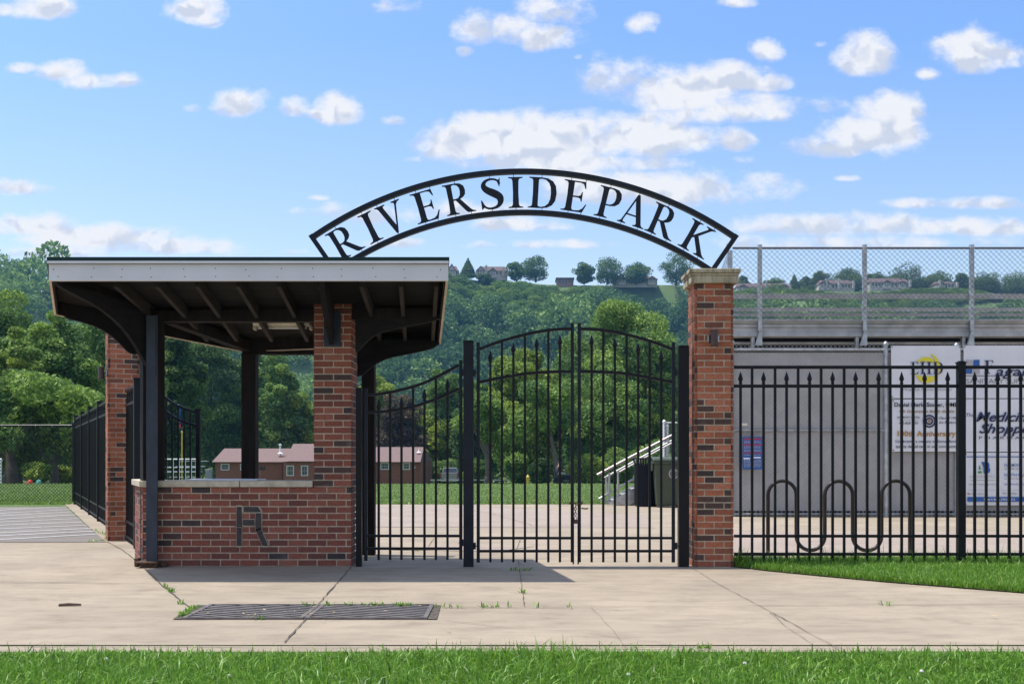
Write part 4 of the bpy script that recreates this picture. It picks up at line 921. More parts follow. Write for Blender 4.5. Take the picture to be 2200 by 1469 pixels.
# ------------------------------------------------------------------ bike rack, drain
rk = thing('bike_rack', 'dark wave shaped bike rack of bent pipe behind the picket fence', 'bike rack', (PX(1800, 11.92), 11.92, 0)); D = 11.92
pts = [(1650, 1197)]
def arc(x0, x1, yc, top, n=12):
    cx_ = (x0+x1)/2; rx = abs(x1-x0)/2
    return [(cx_-rx*math.cos(math.pi*i/n)*(1 if x1 > x0 else -1), yc-(top*rx*math.sin(math.pi*i/n))) for i in range(n+1)]
pts += arc(1650, 1711, 1063, 1)+arc(1711, 1772, 1151, -1)+arc(1772, 1832, 1063, 1)+arc(1832, 1894, 1151, -1)+arc(1894, 1955, 1063, 1)+[(1955, 1197)]
mb = MB(); mb.tube([W(x, y, D) for x, y in pts], .0225, 12); mb.build('pipe', 'rack_brown', rk, smooth=True)
for x in (1650, 1955):
    mb = MB(); p = W(x, 1198, D); mb.lathe((p.x, p.y, .012), [(.075, 0), (.075, .008), (.035, .012), (.035, .04)], 14); mb.build('foot_plate', 'galvanized', rk)
def grate(X0, X1, label):
    Y0, Y1 = 7.40, 8.08; t = thing('drain_grate', label, 'drain', ((X0+X1)/2, 7.7, 0), 'drain grates set in the pavement')
    mb = MB(); mb.add([(X0, Y0, .0085), (X1, Y0, .0085), (X1, Y1, .0085), (X0, Y1, .0085)], [(0, 1, 2, 3)]); mb.build('pit_shade', 'pit_shade', t)  # flat black sheet painted as the shade between the bars
    mb = MB(); w_ = .032
    for a, b, c, d in ((X0, X1, Y0, Y0+.02), (X0, X1, Y1-.02, Y1), (X0, X0+w_, Y0+.02, Y1-.02), (X1-w_, X1, Y0+.02, Y1-.02)): mb.box(a, b, c, d, .0, .024)
    mb.build('frame', 'iron', t)
    mb = MB(); s = .082; n = int((Y1-Y0-.04)/s)
    for i in range(n+6):
        y = Y0-.15+i*s; p = Vector((X0+w_, y+.24, .016)); q = Vector((X1-w_, y-.10, .016)); d = q-p
        ta = max(0, 0); 
        lo_, hi_ = 0.0, 1.0
        for e_, sg in ((Y1-.025, 1), (Y0+.025, -1)):
            if d.y != 0:
                tt = (e_-p.y)/d.y
                if sg == 1: lo_ = max(lo_, tt)
                else: hi_ = min(hi_, tt)
        if hi_-lo_ > .03: mb.bar(p+d*lo_, p+d*hi_, .036, .010)
    mb.build('bars', 'iron', t)
grate(-2.335, -1.475, 'left half of the long cast iron drain grate, scattered with dry leaves'); grate(-1.468, -0.60, 'right half of the long cast iron drain grate, ending by the rubble gap')
mb = MB(); mb.add([(-.60, 7.40, .0088), (-.53, 7.40, .0088), (-.55, 8.1, .0088), (-.60, 8.1, .0088)], [(0, 1, 2, 3)]); mb.add([(-2.40, 7.40, .0088), (-2.335, 7.40, .0088), (-2.335, 8.1, .0088), (-2.43, 8.1, .0088)], [(0, 1, 2, 3)]); ob = mb.build('rubble', 'crack'); ob.location.z = .004; tag(ob, 'dark crumbly rubble filling the gaps at the ends of the drain grates', 'rubble', kind='stuff')
# ------------------------------------------------------------------ chain link
def mesh_wires(mb, x0, x1, z0, z1, y, pitch, w=.0045, frm=None):
    """two families of diagonal wires clipped to the rectangle; frm maps (s, z) to a point"""
    frm = frm or (lambda s, z, o: Vector((s, y+o, z)))
    H = z1-z0; Wd = x1-x0
    for sg in (1, -1):
        s = -H
        while s < Wd+H:
            a = (s, 0) if sg == 1 else (s, H); pts = []
            # line s..s+H
            sa, sb = s, s+H; ta, tb = max(0, -sa), min(H, Wd-sa)
            if tb-ta > .02:
                p = (x0+sa+ta, z0+ta if sg == 1 else z1-ta); q = (x0+sa+tb, z0+tb if sg == 1 else z1-tb)
                P = frm(p[0], p[1], 0.002*sg); Q = frm(q[0], q[1], 0.002*sg); mb.bar(P, Q, w, w)
            s += pitch
def chain_fence(name, label, X0, X1, D, ztop, zbot, posts, rails, pitch, wire, metal, wr=.0045, pr=.03, rr_=.021, zr_=None, over=0.0):
    t = thing(name, label, 'fence', ((X0+X1)/2, D, 0)); r1, r2 = (max(X0, zr_[0]), min(X1, zr_[1])) if zr_ else (X0, X1)
    mb = MB(); mesh_wires(mb, X0, X1, zbot, ztop+over, D-.03, pitch, wr); mb.build('wire_mesh', wire, t)
    for x, zt in posts:
        mb = MB(); mb.tube([(x, D, -.05), (x, D, zt)], pr, 10); mb.lathe((x, D, zt), [(pr*1.25, -.02), (pr*1.25, .02), (pr*.5, pr*1.3), (.002, pr*1.6)], 10); mb.build('fence_post', metal, t, smooth=True)
    for z in rails:
        mb = MB(); mb.tube([(X0, D, z), (X1, D, z)], rr_, 8); mb.build('rail', metal, t, smooth=True)
    mb = MB(); xx = X0+.2
    while xx < X1:
        for z in rails: mb.tube([(xx, D-.035, z-.03), (xx, D-.04, z), (xx, D-.02, z+.032)], .004, 4)
        xx += .42
    mb.build('tie_wire', 'galvanized', t)
    return t
D = 20.05; z_ = lambda y: CH+(HY-y)*D/F
cf = chain_fence('chain_link_fence', 'tall galvanized chain link fence with grey screening below the bleachers', PX(1569, D), PX(2330, D), D, z_(739), z_(1110)+.01, [(PX(1903, D), z_(740)), (PX(2055, D), z_(743)), (PX(1572, D), z_(735)), (PX(2250, D), z_(735))], [z_(751), z_(924), z_(1104)],   .082, 'wire_bright', 'galvanized', pr=.042, rr_=.026)
mb = MB(); mb.box(PX(1577, D), PX(2325, D), D+.10, D+.14, 0.0, z_(1090)); mb.build('base_shade_board', 'under_shade', cf)  # dark board added where only shade shows below the screen
mb = MB(); mb.box(PX(1577, D), PX(2325, D), D+.045, D+.06, z_(1097), z_(757)); mb.build('screen', 'screen_cloth', cf)
D = 20.05
# low galvanised end of mesh beside the pillar
# black fence at the far left
D = 26.2; zz = lambda y: CH+(HY-y)*D/F
chain_fence('chain_link_fence', 'low black chain link fence in front of the lawn at the far left', PX(-120, D), PX(160, D), D, zz(914), .03, [(PX(160, D), zz(911)), (PX(-60, D), zz(912))], [zz(914)], .085, 'black_wire', 'black_metal', wr=.0065, pr=.055, rr_=.026)
# ------------------------------------------------------------------ bleachers
DB = 22.0; bX = lambda x: (x-CX)*DB/F; bZ = lambda y: CH+(HY-y)*DB/F
bl = thing('bleachers', 'long aluminum bleachers seen from behind above the screened fence', 'bleachers', (bX(1900), DB, 0))
X0, X1 = bX(1574), bX(2330)
for x in (1632, 1857, 2087, 2317):
    mb = MB(); mb.box(bX(x-4.2), bX(x+4.2), DB-.05, DB+.03, bZ(712), bZ(526)); mb.build('fence_post', 'galvanized', bl, bevel=.005)
    mb = MB(); a, b = bX(x-10), bX(x+5); mb.prism([(a, DB-.03, bZ(742)), (b, DB-.03, bZ(742)), (b, DB-.03, bZ(710)), (bX(x-1), DB-.03, bZ(710))], (0, .05, 0)); mb.build('bracket', 'galvanized', bl)
    mb = MB(); mb.box(bX(x-15), bX(x-8), DB+.1, DB+.2, bZ(745), bZ(693)); mb.build('bracket', 'galvanized', bl)
for y0, y1, dd, mt in ((529.5, 536.5, 0, 'wire'), (631, 641.5, .06, 'aluminum'), (661, 668.5, .30, 'aluminum'), (672.5, 679, .60, 'aluminum')):
    mb = MB(); k = (DB+dd)/DB; zt, zb = CH+(HY-y0)*DB*k/F, CH+(HY-y1)*DB*k/F
    if y0 < 540: mb.tube([(X0, DB, (zt+zb)/2), (X1, DB, (zt+zb)/2)], .024, 8)
    else: mb.box(X0*k, X1*k, DB+dd, DB+dd+.05, zb, zt)
    mb.build('rail', mt, bl)
mb = MB(); mesh_wires(mb, X0, X1, bZ(688), bZ(533), DB-.055, .112, .0055); mb.build('wire_mesh', 'wire', bl)
mb = MB()
for i, (y0, y1, dd) in enumerate(((685.5, 690, -.10), (690.2, 694, -.05), (694.2, 697.5, 0), (697.7, 702, -.02), (702.2, 714, .02), (714.2, 722, -.01))):
    mb.box(X0, X1, DB+.06+dd, DB+.35+dd*.1+i*.001, bZ(y1), bZ(y0))
mb.build('foot_board', 'aluminum', bl)
# seat rows stepping down toward the field, and the frame under them
for i in range(7):
    mb = MB(); y = DB+.9+i*.72; z = bZ(675)-.15-i*.30; mb.box(X0, X1, y, y+.26, z, z+.05); mb.build('seat_board', 'aluminum', bl)
    mb = MB(); mb.box(X0, X1, y-.33, y-.05, z-.42, z-.37); mb.build('foot_board', 'aluminum', bl)
for x in (1632, 1857, 2087, 2317):
    mb = MB(); mb.bar((bX(x), DB+.2, bZ(735)), (bX(x), DB+6.1, .6), .08, .12); mb.bar((bX(x), DB+.3, 0), (bX(x), DB+.3, bZ(735)), .08, .08, up=(0, 1, 0)); mb.bar((bX(x), DB+3.2, 0), (bX(x), DB+3.2, 2.3), .08, .08, up=(0, 1, 0)); mb.build('frame', 'under_shade', bl)
mb = MB(); mb.box(X0, X1, DB+.62, DB+.66, bZ(768), bZ(712)); mb.build('under_shade_panel', 'under_shade', bl)  # black sheet added for the shade beneath the beam
# corner mesh at the left end of the bleachers
mb = MB()
for x, y0, y1 in ((1566, 522, 590), (1573, 536, 720)): mb.tube([(bX(x), DB+.1, bZ(y1)), (bX(x), DB+.1, bZ(y0))], .03, 8)
mb.build('fence_post', 'galvanized', bl)
mb = MB(); mesh_wires(mb, DB+.1, DB+5.5, bZ(690), bZ(540), 0, .11, .005, frm=lambda s, z, o: Vector((bX(1571)+o, s, z-max(0, (s-DB-.6))*.42))); mb.build('wire_mesh', 'wire', bl)
# stair with handrails descending to the lawn
DS = 24.6; sX = lambda x, d=0: (x-CX)*(DS+d)/F; sZ = lambda y, d=0: CH+(HY-y)*(DS+d)/F
st = thing('staircase', 'aluminum stair with pink capped handrails leading up to the bleachers', 'stairs', (sX(1340), DS, 0))
def rail(pts, d, r_, mat, nm='handrail'):
    mb = MB(); mb.tube([(sX(x, d), DS+d, sZ(y, d)) for x, y in pts], r_, 8); mb.build(nm, mat, st, smooth=True)
rail([(1283, 1020), (1330, 995), (1446, 934)], .1, .034, 'pink_rail'); rail([(1299, 1026), (1330, 1009), (1446, 945)], .7, .028, 'aluminum')
rail([(1287, 1071), (1318, 1053), (1373, 1022)], .1, .024, 'galvanized'); rail([(1330, 1014), (1373, 990), (1446, 950)], .05, .02, 'aluminum')
for x, y0, y1, d in ((1328, 1012, 1084, .05), (1305, 1022, 1064, .7), (1309, 1015, 1080, .1), (1298, 1062, 1080, .1), (1436, 940, 985, .1)):
    mb = MB(); mb.tube([(sX(x, d), DS+d, sZ(y1, d)), (sX(x-(3 if d == .7 else 0), d), DS+d, sZ(y0, d))], .026, 8); mb.build('baluster', 'aluminum', st)
for d in (0, .9):
    mb = MB(); mb.prism([(sX(x), DS+d, sZ(y)) for x, y in ((1300, 1079), (1310, 1078), (1420, 1017), (1420, 1040), (1352, 1084), (1322, 1085))], (0, .05, 0)); mb.build('stringer', 'galvanized', st)
for i in range(5):
    mb = MB(); x = 1318+i*21; y = 1074-i*12.5; mb.box(sX(x), sX(x+22), DS+.055, DS+.895, sZ(y+3), sZ(y)); mb.build('tread', 'aluminum', st)
# side piece of chain link behind the bins, near the post
DC = 25.6
chain_fence('chain_link_fence', 'narrow piece of chain link fence with a white post behind the green cart', PX(1427, DC), PX(1470, DC), DC, CH+(HY-906)*DC/F, .05, [(PX(1427, DC), CH+(HY-906)*DC/F), (PX(1434, DC), CH+(HY-915)*DC/F)], [CH+(HY-908)*DC/F], .09, 'wire', 'white_paint', wr=.006, pr=.035)
# ------------------------------------------------------------------ bins
DW = 23.9; wX = lambda x: (x-CX)*DW/F
ct = thing('wheeled_bin', 'dark green wheeled refuse cart with a white round emblem beside the gate post', 'bin', (wX(1432), DW, 0))
h = 1.13; xl, xr = wX(1402), wX(1465)
mb = MB(); mb.add([(xl+.07, DW-.22, .04), (xr-.05, DW-.22, .04), (xr-.05, DW+.25, .04), (xl+.07, DW+.25, .04), (xl, DW-.30, 1.0), (xr, DW-.30, 1.0), (xr, DW+.35, 1.0), (xl, DW+.35, 1.0)], MB.BF); mb.build('body', 'cart_green', ct, bevel=.03)
mb = MB(); mb.box(xl-.045, xr+.04, DW-.35, DW+.4, .985, 1.045); mb.box(xl-.05, xl-.0, DW-.2, DW+.3, .83, .984); mb.build('rim', 'cart_green', ct, bevel=.015)
mb = MB(); mb.prism([(xl-.03, y, z) for y, z in ((DW-.36, 1.047), (DW+.4, 1.047), (DW+.38, 1.12), (DW, 1.15), (DW-.33, 1.11))], (xr-xl+.06, 0, 0)); mb.build('lid', 'cart_green', ct, bevel=.02)
for s in (xl+.10, xr-.06):
    mb = MB(); mb.lathe((s, DW+.3, .13), [(.02, -.035), (.12, -.035), (.125, 0), (.12, .035), (.02, .035)], 16, axis='x'); mb.build('wheel', 'tyre', ct)
ex, ez = wX(1443), CH+(HY-1017)*DW/F; fy = DW-.292
mb = MB(); n = 28
def ring(mb, cx_, cz_, r0, r1, y, n=28, m=0):
    vs = []
    for i in range(n):
        a = 2*math.pi*i/n
        for rr_ in (r0, r1): vs.append((cx_+math.cos(a)*rr_, y, cz_+math.sin(a)*rr_))
    mb.add(vs, [(2*i, 2*i+1, (2*i+3) % (2*n), (2*i+2) % (2*n)) for i in range(n)], m)
ring(mb, ex, ez, .085, .115, fy-.012)
for i in range(8):
    a = i*.785+.2; mb.obox((ex+math.cos(a)*.062, fy-.013, ez+math.sin(a)*.062), (math.cos(a), 0, math.sin(a)), (0, 1, 0), (-math.sin(a), 0, math.cos(a)), .018, .002, .009)
ring(mb, ex, ez, .012, .03, fy-.013, 12); mb.build('emblem', 'ink_lightgrey', ct)
lb = thing('litter_bin', 'black slatted litter bin standing between the stair and the green cart', 'bin', (wX(1390), DW+.25, 0))
cx_, cy_ = wX(1391), DW+.3
for i in range(30):
    a = i/30*6.283; mb = MB(); c = Vector((cx_+math.cos(a)*.26, cy_+math.sin(a)*.26, .52)); mb.obox(c, (-math.sin(a), math.cos(a), 0), (math.cos(a), math.sin(a), 0), (0, 0, 1), .02, .006, .46)
    q = Vector((cx_+math.cos(a)*.275, cy_+math.sin(a)*.275, 1.02)); mb.bar(c+Vector((0, 0, .46)), q+Vector((math.cos(a)*.03, math.sin(a)*.03, .08)), .03, .008, up=(math.cos(a), math.sin(a), 0)); mb.build('slat', 'bin_black', lb)
mb = MB(); mb.lathe((cx_, cy_, 0), [(.235, .02), (.25, .02), (.25, .13), (.235, .13)], 24); mb.lathe((cx_, cy_, 0), [(.24, .15), (.245, .15), (.245, .95), (.24, .95)], 24); mb.build('liner', 'bin_black', lb)
mb = MB(); mb.tube([(cx_+math.cos(a)*.31, cy_+math.sin(a)*.31, 1.11) for a in [i*6.283/24 for i in range(24)]], .018, 6, closed=True); mb.build('rim', 'bin_black', lb)
# ------------------------------------------------------------------ banners on the chain link fence
DN = 19.985; nX = lambda x: (x-CX)*DN/F; nZ = lambda y: CH+(HY-y)*DN/F; SC = DN/F
def cloth(mb, x0, x1, y0, y1, amp=.02, n=24, seed=0):
    r_ = random.Random(seed); ph = [r_.uniform(0, 6.28) for _ in range(3)]; vs = []; m = 10
    for j in range(m+1):
        for i in range(n+1):
            u_, w_ = i/n, j/m; e = math.sin(math.pi*u_)*math.sin(math.pi*w_)
            d = amp*e*(.3*math.sin(5*u_+3*w_+ph[0])-.35)
            vs.append((nX(x0+(x1-x0)*u_), DN+.012+d*.5, nZ(y0+(y1-y0)*w_)))
    mb.add(vs, [(j*(n+1)+i, j*(n+1)+i+1, (j+1)*(n+1)+i+1, (j+1)*(n+1)+i) for j in range(m) for i in range(n)])
def txt(s, x0, x1, yc, hpx, mat, par, shear=0.0, bold=0.0, name='lettering'):
    cu = bpy.data.curves.new('t', 'FONT'); cu.body = s; cu.size = 1; cu.shear = shear; cu.offset = bold; cu.resolution_u = 2
    tmp = bpy.data.objects.new('t', cu); col.objects.link(tmp); bpy.context.view_layer.update(); me = bpy.data.meshes.new_from_object(tmp)
    xs_ = [v.co.x for v in me.vertices]; ys_ = [v.co.y for v in me.vertices]; a, b = min(xs_), max(xs_)
    k = (x1-x0)/(b-a); capc = .35; kh = hpx/.70
    mb = MB(); yy = DN-.014
    mb.add([(nX(x0+(v.co.x-a)*k), yy, nZ(yc-(v.co.y-capc)*kh)) for v in me.vertices], [list(p.vertices) for p in me.polygons])
    bpy.data.objects.remove(tmp); bpy.data.curves.remove(cu); bpy.data.meshes.remove(me)
    return mb.build(name, mat, par)
def serif(s, x0, x1, yb, hpx, mat, par, shear=0.0):
    wt = sum(GL[c][0]+.08 for c in s)-.08; k = (x1-x0)/wt; x = x0; big = MB()
    for c in s:
        mb, w_ = glyph_obj(c, lambda u_, w2, z, x=x: (nX(x+u_*k+w2*shear*hpx), DN-.014-z, nZ(yb-w2*hpx)), mat, par, .001)
        big.add(mb.v, mb.f); x += (w_+.08)*k
    return big.build('lettering', mat, par)
def rect(par, x0, x1, y0, y1, mat, name='print_block', dy=0.0):
    mb = MB(); mb.box(nX(x0), nX(x1), DN-.0135-dy, DN-.010, nZ(y1), nZ(y0)); return mb.build(name, mat, par)
def banner(x0, x1, y0, y1, label, seed):
    t = thing('banner', label, 'banner', (nX((x0+x1)/2), DN, nZ(y1)), 'white vinyl banners tied to the fence')
    mb = MB(); cloth(mb, x0, x1, y0, y1, seed=seed); mb.build('sheet', 'banner_white', t, smooth=False)
    for x, y in ((x0+2, y0+3), (x1-2, y0+3), (x0+2, y1-3), (x1-2, y1-3)):
        mb = MB(); mb.lathe((nX(x), DN-.006, nZ(y)), [(.010, 0), (.010, .012)], 8, axis='y'); mb.build('eyelet', 'ink_black', t)
    return t
def crescent(par, cx_, cy_, r, off, sh, a0, a1, mat, thick):
    n = 20; o, i_ = [], []
    for k in range(n+1):
        a = a0+(a1-a0)*k/n; w_ = thick*math.sin(math.pi*k/n)
        o.append((cx_+math.cos(a)*r, cy_-math.sin(a)*r*sh)); i_.append((cx_+math.cos(a)*(r-w_), cy_-math.sin(a)*(r-w_)*sh))
    P = o+i_[::-1][1:-1]; mb = MB(); mb.prism([(nX(x), DN-.0125, nZ(y)) for x, y in P], (0, .002, 0)); return mb.build('emblem', mat, par)
GL['H'] = (.92, [[(0, 0), (.40, 0), (.40, .03), (.30, .06), (.28, .11), (.28, .47), (.64, .47), (.64, .11), (.62, .06), (.52, .03), (.52, 0), (.92, 0), (.92, .03), (.82, .06), (.80, .11), (.80, .89), (.82, .94), (.92, .97), (.92, 1), (.52, 1), (.52, .97), (.62, .94), (.64, .89), (.64, .53), (.28, .53), (.28, .89), (.30, .94), (.40, .97)]+ST], [])
GL['F'] = (.62, [[(0, 0), (.40, 0), (.40, .025), (.31, .05), (.285, .11), (.28, .47), (.40, .47), (.46, .44), (.485, .35), (.51, .35), (.51, .66), (.485, .66), (.46, .555), (.40, .515), (.28, .515), (.28, .96), (.44, .96), (.52, .93), (.575, .78), (.60, .785), (.575, 1)]+STN], [])
b1 = banner(1915, 2064, 742.5, 855, 'white banner with navy letters EHD over a yellow swirl', 1)
crescent(b1, 1989, 792, 24, 0, 1.05, R(20), R(150), 'ink_yellow', 9); crescent(b1, 1988, 790, 32, 0, 1.0, R(-30), R(75), 'ink_yellow', 7); crescent(b1, 1991, 795, 26, 0, 1.05, R(195), R(345), 'ink_yellow', 14)
serif('EHD', 1956, 2026, 803.5, 26, 'ink_navy', b1, .0)
txt('Manage Risk. Maximize Performance.', 1940, 2045, 836, 5.5, 'ink_grey', b1, .3)
b2 = banner(1917.5, 2061, 857.5, 969.5, 'white banner of a family dentist celebrating a 100th anniversary', 2)
txt('Daniel Merle Stoner, DMD', 1921, 2059.5, 869, 8.5, 'ink_black', b2, 0, .02); txt('4th Generation family dentist', 1931, 2051, 883, 6.5, 'ink_brown', b2, .3, .012)
txt('OAKMONT DENTAL', 1927, 1976, 896, 4.6, 'ink_black', b2, 0, .01); txt('Allegheny River Blvd.', 1931, 1972, 902, 2.8, 'ink_grey', b2); txt('412-828-7750', 1931, 1972, 908.5, 4.8, 'ink_black', b2, .2, .01)
mb = MB(); k = SC; ring(mb, nX(1996), nZ(904.5), 10.5*k, 14*k, DN-.012); ring(mb, nX(1996), nZ(904.5), 5*k, 8.2*k, DN-.0125); mb.build('emblem', 'ink_navy', b2)
mb = MB()
for i in range(4):
    for s in (-1, 1): mb.obox((nX(1996)+s*.012, DN-.013, nZ(909-i*3.2)), (s, 0, .8), (0, 1, 0), (-.8, 0, s), .014, .001, .006)
mb.build('emblem', 'ink_brown', b2)
txt('Class of 1990', 2016, 2058, 897.5, 5, 'ink_black', b2, .3, .01); txt('Go Raiders!', 2017, 2055, 907, 5, 'ink_black', b2, .3, .01)
txt('100th Anniversary', 1928, 2053, 931, 11, 'ink_gold', b2, 0, .025); txt('Celebrating a century of Stoner family', 1923, 2059, 947.5, 5.5, 'ink_navy', b2, 0, .014); txt('quality dental care in our community', 1924, 2056, 958.5, 5.5, 'ink_black', b2, 0, .014)
b3 = banner(2071, 2221, 742, 855, 'white banner of a sanitary supply company with grey and blue squares', 3)
rect(b3, 2075, 2088, 773, 787, 'ink_lightgrey'); rect(b3, 2075, 2088, 787.3, 802.5, 'ink_blue'); rect(b3, 2091, 2104, 773, 787, 'ink_blue'); rect(b3, 2091, 2104, 787.3, 802.5, 'ink_lightgrey')
serif('F', 2114, 2134, 802, 28, 'ink_navy', b3); txt('agan', 2138, 2214, 797, 20, 'ink_navy', b3, .25, .01); rect(b3, 2075, 2154, 806.6, 807.8, 'ink_navy'); rect(b3, 2179, 2218, 806.6, 807.8, 'ink_navy'); rect(b3, 2114, 2126, 801.8, 802.8, 'ink_red', dy=.002)
txt('SANITARY SUPPLY', 2075, 2219, 818.5, 10, 'ink_grey', b3, 0, .0)
b4 = banner(2072.5, 2221, 857, 970, 'white banner of a pharmacy in flowing navy script', 4)
txt('The', 2075, 2092, 891, 8, 'ink_navy', b4, .3, .0); txt('Medicine', 2096, 2222, 895, 20, 'ink_navy', b4, .35, .02); txt('Shoppe', 2103, 2212, 920, 20, 'ink_navy', b4, .35, .02); txt('P H A R M A C Y', 2103, 2222, 940, 6, 'ink_navy', b4, 0, .0)
b5 = banner(2073.5, 2222, 972, 1085, 'white banner of an orthodontist with a blue bar along the bottom', 5)
rect(b5, 2076, 2218, 980, 981.8, 'ink_blue'); rect(b5, 2078, 2218, 1067, 1077, 'ink_blue'); rect(b5, 2079, 2216, 1052, 1052.5, 'ink_lightgrey'); rect(b5, 2085, 2137, 1031, 1031.7, 'ink_green')
for P, mt in (([(2102, 1008), (2107, 1008), (2104.5, 998)], 'ink_green'), ([(2100, 1016), (2109, 1016), (2107.5, 1011.5), (2101.5, 1011.5)], 'ink_green'), ([(2108, 992), (2114, 992), (2119, 1012), (2115, 1008)], 'ink_blue')):
    mb = MB(); mb.prism([(nX(x), DN-.0128, nZ(y)) for x, y in P], (0, .002, 0)); mb.build('emblem', mt, b5)
txt('B', 2113, 2127, 1004, 22, 'ink_blue', b5, 0, .05); txt('ORTHODONTICS', 2083, 2138, 1023.5, 6, 'ink_lightgrey', b5); txt('honest \u2022 integrity \u2022 precision', 2081, 2140, 1039.5, 4, 'ink_grey', b5)
txt('OAKMONT', 2157, 2194, 998.5, 6, 'ink_blue', b5, 0, .01); txt('412-828-3223', 2157, 2193, 1006.5, 4.2, 'ink_grey', b5); txt('SOUTH HILLS', 2157, 2206, 1019.5, 6, 'ink_blue', b5, 0, .01); txt('412-831-3333', 2157, 2193, 1027.5, 4.2, 'ink_grey', b5)
txt('aborthodontics.com', 2157, 2216, 1039, 4.5, 'ink_blue', b5); txt('3M', 2077.5, 2083, 1060, 3.6, 'ink_red', b5, 0, .03); txt('Clarity  Aligners', 2085, 2113, 1060, 3.4, 'ink_grey', b5); txt('Invisalign', 2160, 2185, 1059, 4, 'ink_grey', b5)
mb = MB(); ring(mb, nX(2156), nZ(1059), .012, .02, DN-.0125, 12); mb.build('emblem', 'ink_grey', b5)
o_ = txt('Patrick A. Bruno, D.M.D., M.D.S.', 2113, 2180, 1072, 4.4, 'ink_white', b5, 0, .015)
for v in o_.data.vertices: v.co.y -= .004
# notice poster
ps = thing('notice_board', 'blue and red printed notice hung low on the chain link fence by the brick pillar', 'notice', (nX(1616), DN, nZ(1008)))
rect(ps, 1595, 1637, 938, 1008, 'ink_blue', 'sheet'); rr = random.Random(5)
for (a, b, c, d, m_) in [(1599, 1635, 941.5, 944.5, 'ink_red'), (1596, 1636, 954, 956.5, 'ink_red'), (1597, 1636, 971.5, 973.5, 'ink_red'), (1597, 1611, 983, 986, 'ink_white'), (1619, 1634, 981, 984, 'ink_white')]: rect(ps, a, b, c, d, m_, 'print_block', .003)
mb = MB()
for y in (948, 950.5, 959, 961.5, 966, 968.5, 977, 988, 990.5, 993, 996, 999, 1002):
    x = 1598
    while x < 1634:
        w_ = rr.uniform(1.2, 4); 
        if not (1611 < x < 1618 and y > 980): mb.box(nX(x), nX(min(x+w_, 1635)), DN-.0155, DN-.012, nZ(y+.6), nZ(y-.6))
        x += w_+rr.uniform(.8, 1.6)
mb.build('print_lines', 'ink_lightgrey', ps)
mb = MB(); mb.box(nX(1594), nX(1605), DN-.012, DN-.008, nZ(914), nZ(909)); tag(mb.build('sticker', 'cream_paint', origin=(nX(1600), DN, nZ(914))), 'small pale tag on the chain link fence above the blue notice', 'tag')
# ------------------------------------------------------------------ hill across the river
def ridge_y(x):     # picture height of the bare ridge line
    P = [(-600, 610), (0, 622), (110, 640), (400, 625), (900, 606), (960, 600), (1090, 602), (1200, 610), (1480, 609), (1600, 628), (2200, 628), (2800, 634)]
    return interp(P, x)
DR = 650.0
def hz(X, Y):
    """terrain of the bluff"""
    xp = CX+X/DR*F; zt = CH+(HY-ridge_y(xp))*DR/F; base = -3.0
    t = (Y-(470+12*math.sin(X*.021)+8*math.sin(X*.057+2)))/(DR-470)
    t = max(0, min(1, t)); s = t**0.8
    if Y > DR: return zt-(Y-DR)*0.02
    return base+(zt-base)*s+(11*math.sin(X*.043+Y*.012)+6*math.sin(X*.11+1.3+Y*.01))*math.sin(math.pi*min(1, t*1.05))
nx, ny = 150, 60; xs = np.linspace(-520, 560, nx); yy = np.concatenate([np.linspace(455, 650, 45), np.linspace(655, 760, 15)])
V = np.array([(x, y, hz(x, y)-(3 if y < 640 else 0)) for y in yy for x in xs]); fc = np.array([(j*nx+i, j*nx+i+1, (j+1)*nx+i+1, (j+1)*nx+i) for j in range(ny-1) for i in range(nx-1)])
tag(npmesh('hill', V, 'hillside', faces=fc), kind='structure')
# wooded slope: a single mass of crowns
rng = np.random.default_rng(11)
protos = []
for k in range(7):
    lp = [(0, 0, .5, .38, .38, .42, .5)]
    for i in range(11):
        d = rng.normal(size=3); d /= np.linalg.norm(d); lp.append((d[0]*.36, d[1]*.36, .55+d[2]*.32, .17+.12*rng.random(), .17+.12*rng.random(), .15+.08*rng.random(), rng.random()))
    protos.append(leaf_cloud(lp, 620, .042, rng, .15, .5))
VV, RR, CC = [], [], []
def add_crown(X, Y, Z, s, sz, cl):
    k = rng.integers(7); v, r, c = protos[k]; a = rng.random()*6.28; ca, sa = math.cos(a), math.sin(a)
    w = np.stack([(v[:, 0]*ca-v[:, 1]*sa)*s+X, (v[:, 0]*sa+v[:, 1]*ca)*s+Y, v[:, 2]*sz+Z], 1); VV.append(w); RR.append(r); CC.append(np.clip(cl+0.3*(c-.5), 0, 1))
y = 466
while y < 655:
    x = -330 if y < 560 else -380
    while x < 395:
        X = x+rng.normal()*2.5; Y = y+rng.normal()*2.0; xp = CX+X/Y*F; yp = HY-(hz(X, Y)+6-CH)*F/Y
        x += 11.5
        if (590 < xp < 680 and 765 < yp < 815) or (870 < xp < 915 and 800 < yp < 850): continue      # bare rock
        if xp < -80 or xp > 2260: continue
        if 345 < xp < 520 and yp < 640: continue
        band = (HY-yp) > (HY-ridge_y(xp))*0.90 and xp > 1020
        if band: continue
        big = rng.random(); s = 12+10*big; h = 10+11*big
        if rng.random() < .13: s += 7; h += 10
        if xp > 900 and y > 600: s *= .8; h *= .75
        if xp < 300 and y > 600: s *= 1.3; h *= 1.35
        tp = HY-(hz(X, Y)-2.5+h-CH)*F/Y
        if 112 < xp < 955 and tp < 572: continue
        if xp >= 955 and tp < ridge_y(xp)-1: continue
        add_crown(X, Y, hz(X, Y)-2.5, s, h, np.clip(.5+.5*math.sin(X*.043+Y*.012)*.7+rng.normal()*.32, 0, 1))  # crowns darker in the gullies: shade put into the leaf tone
    y += 9.8
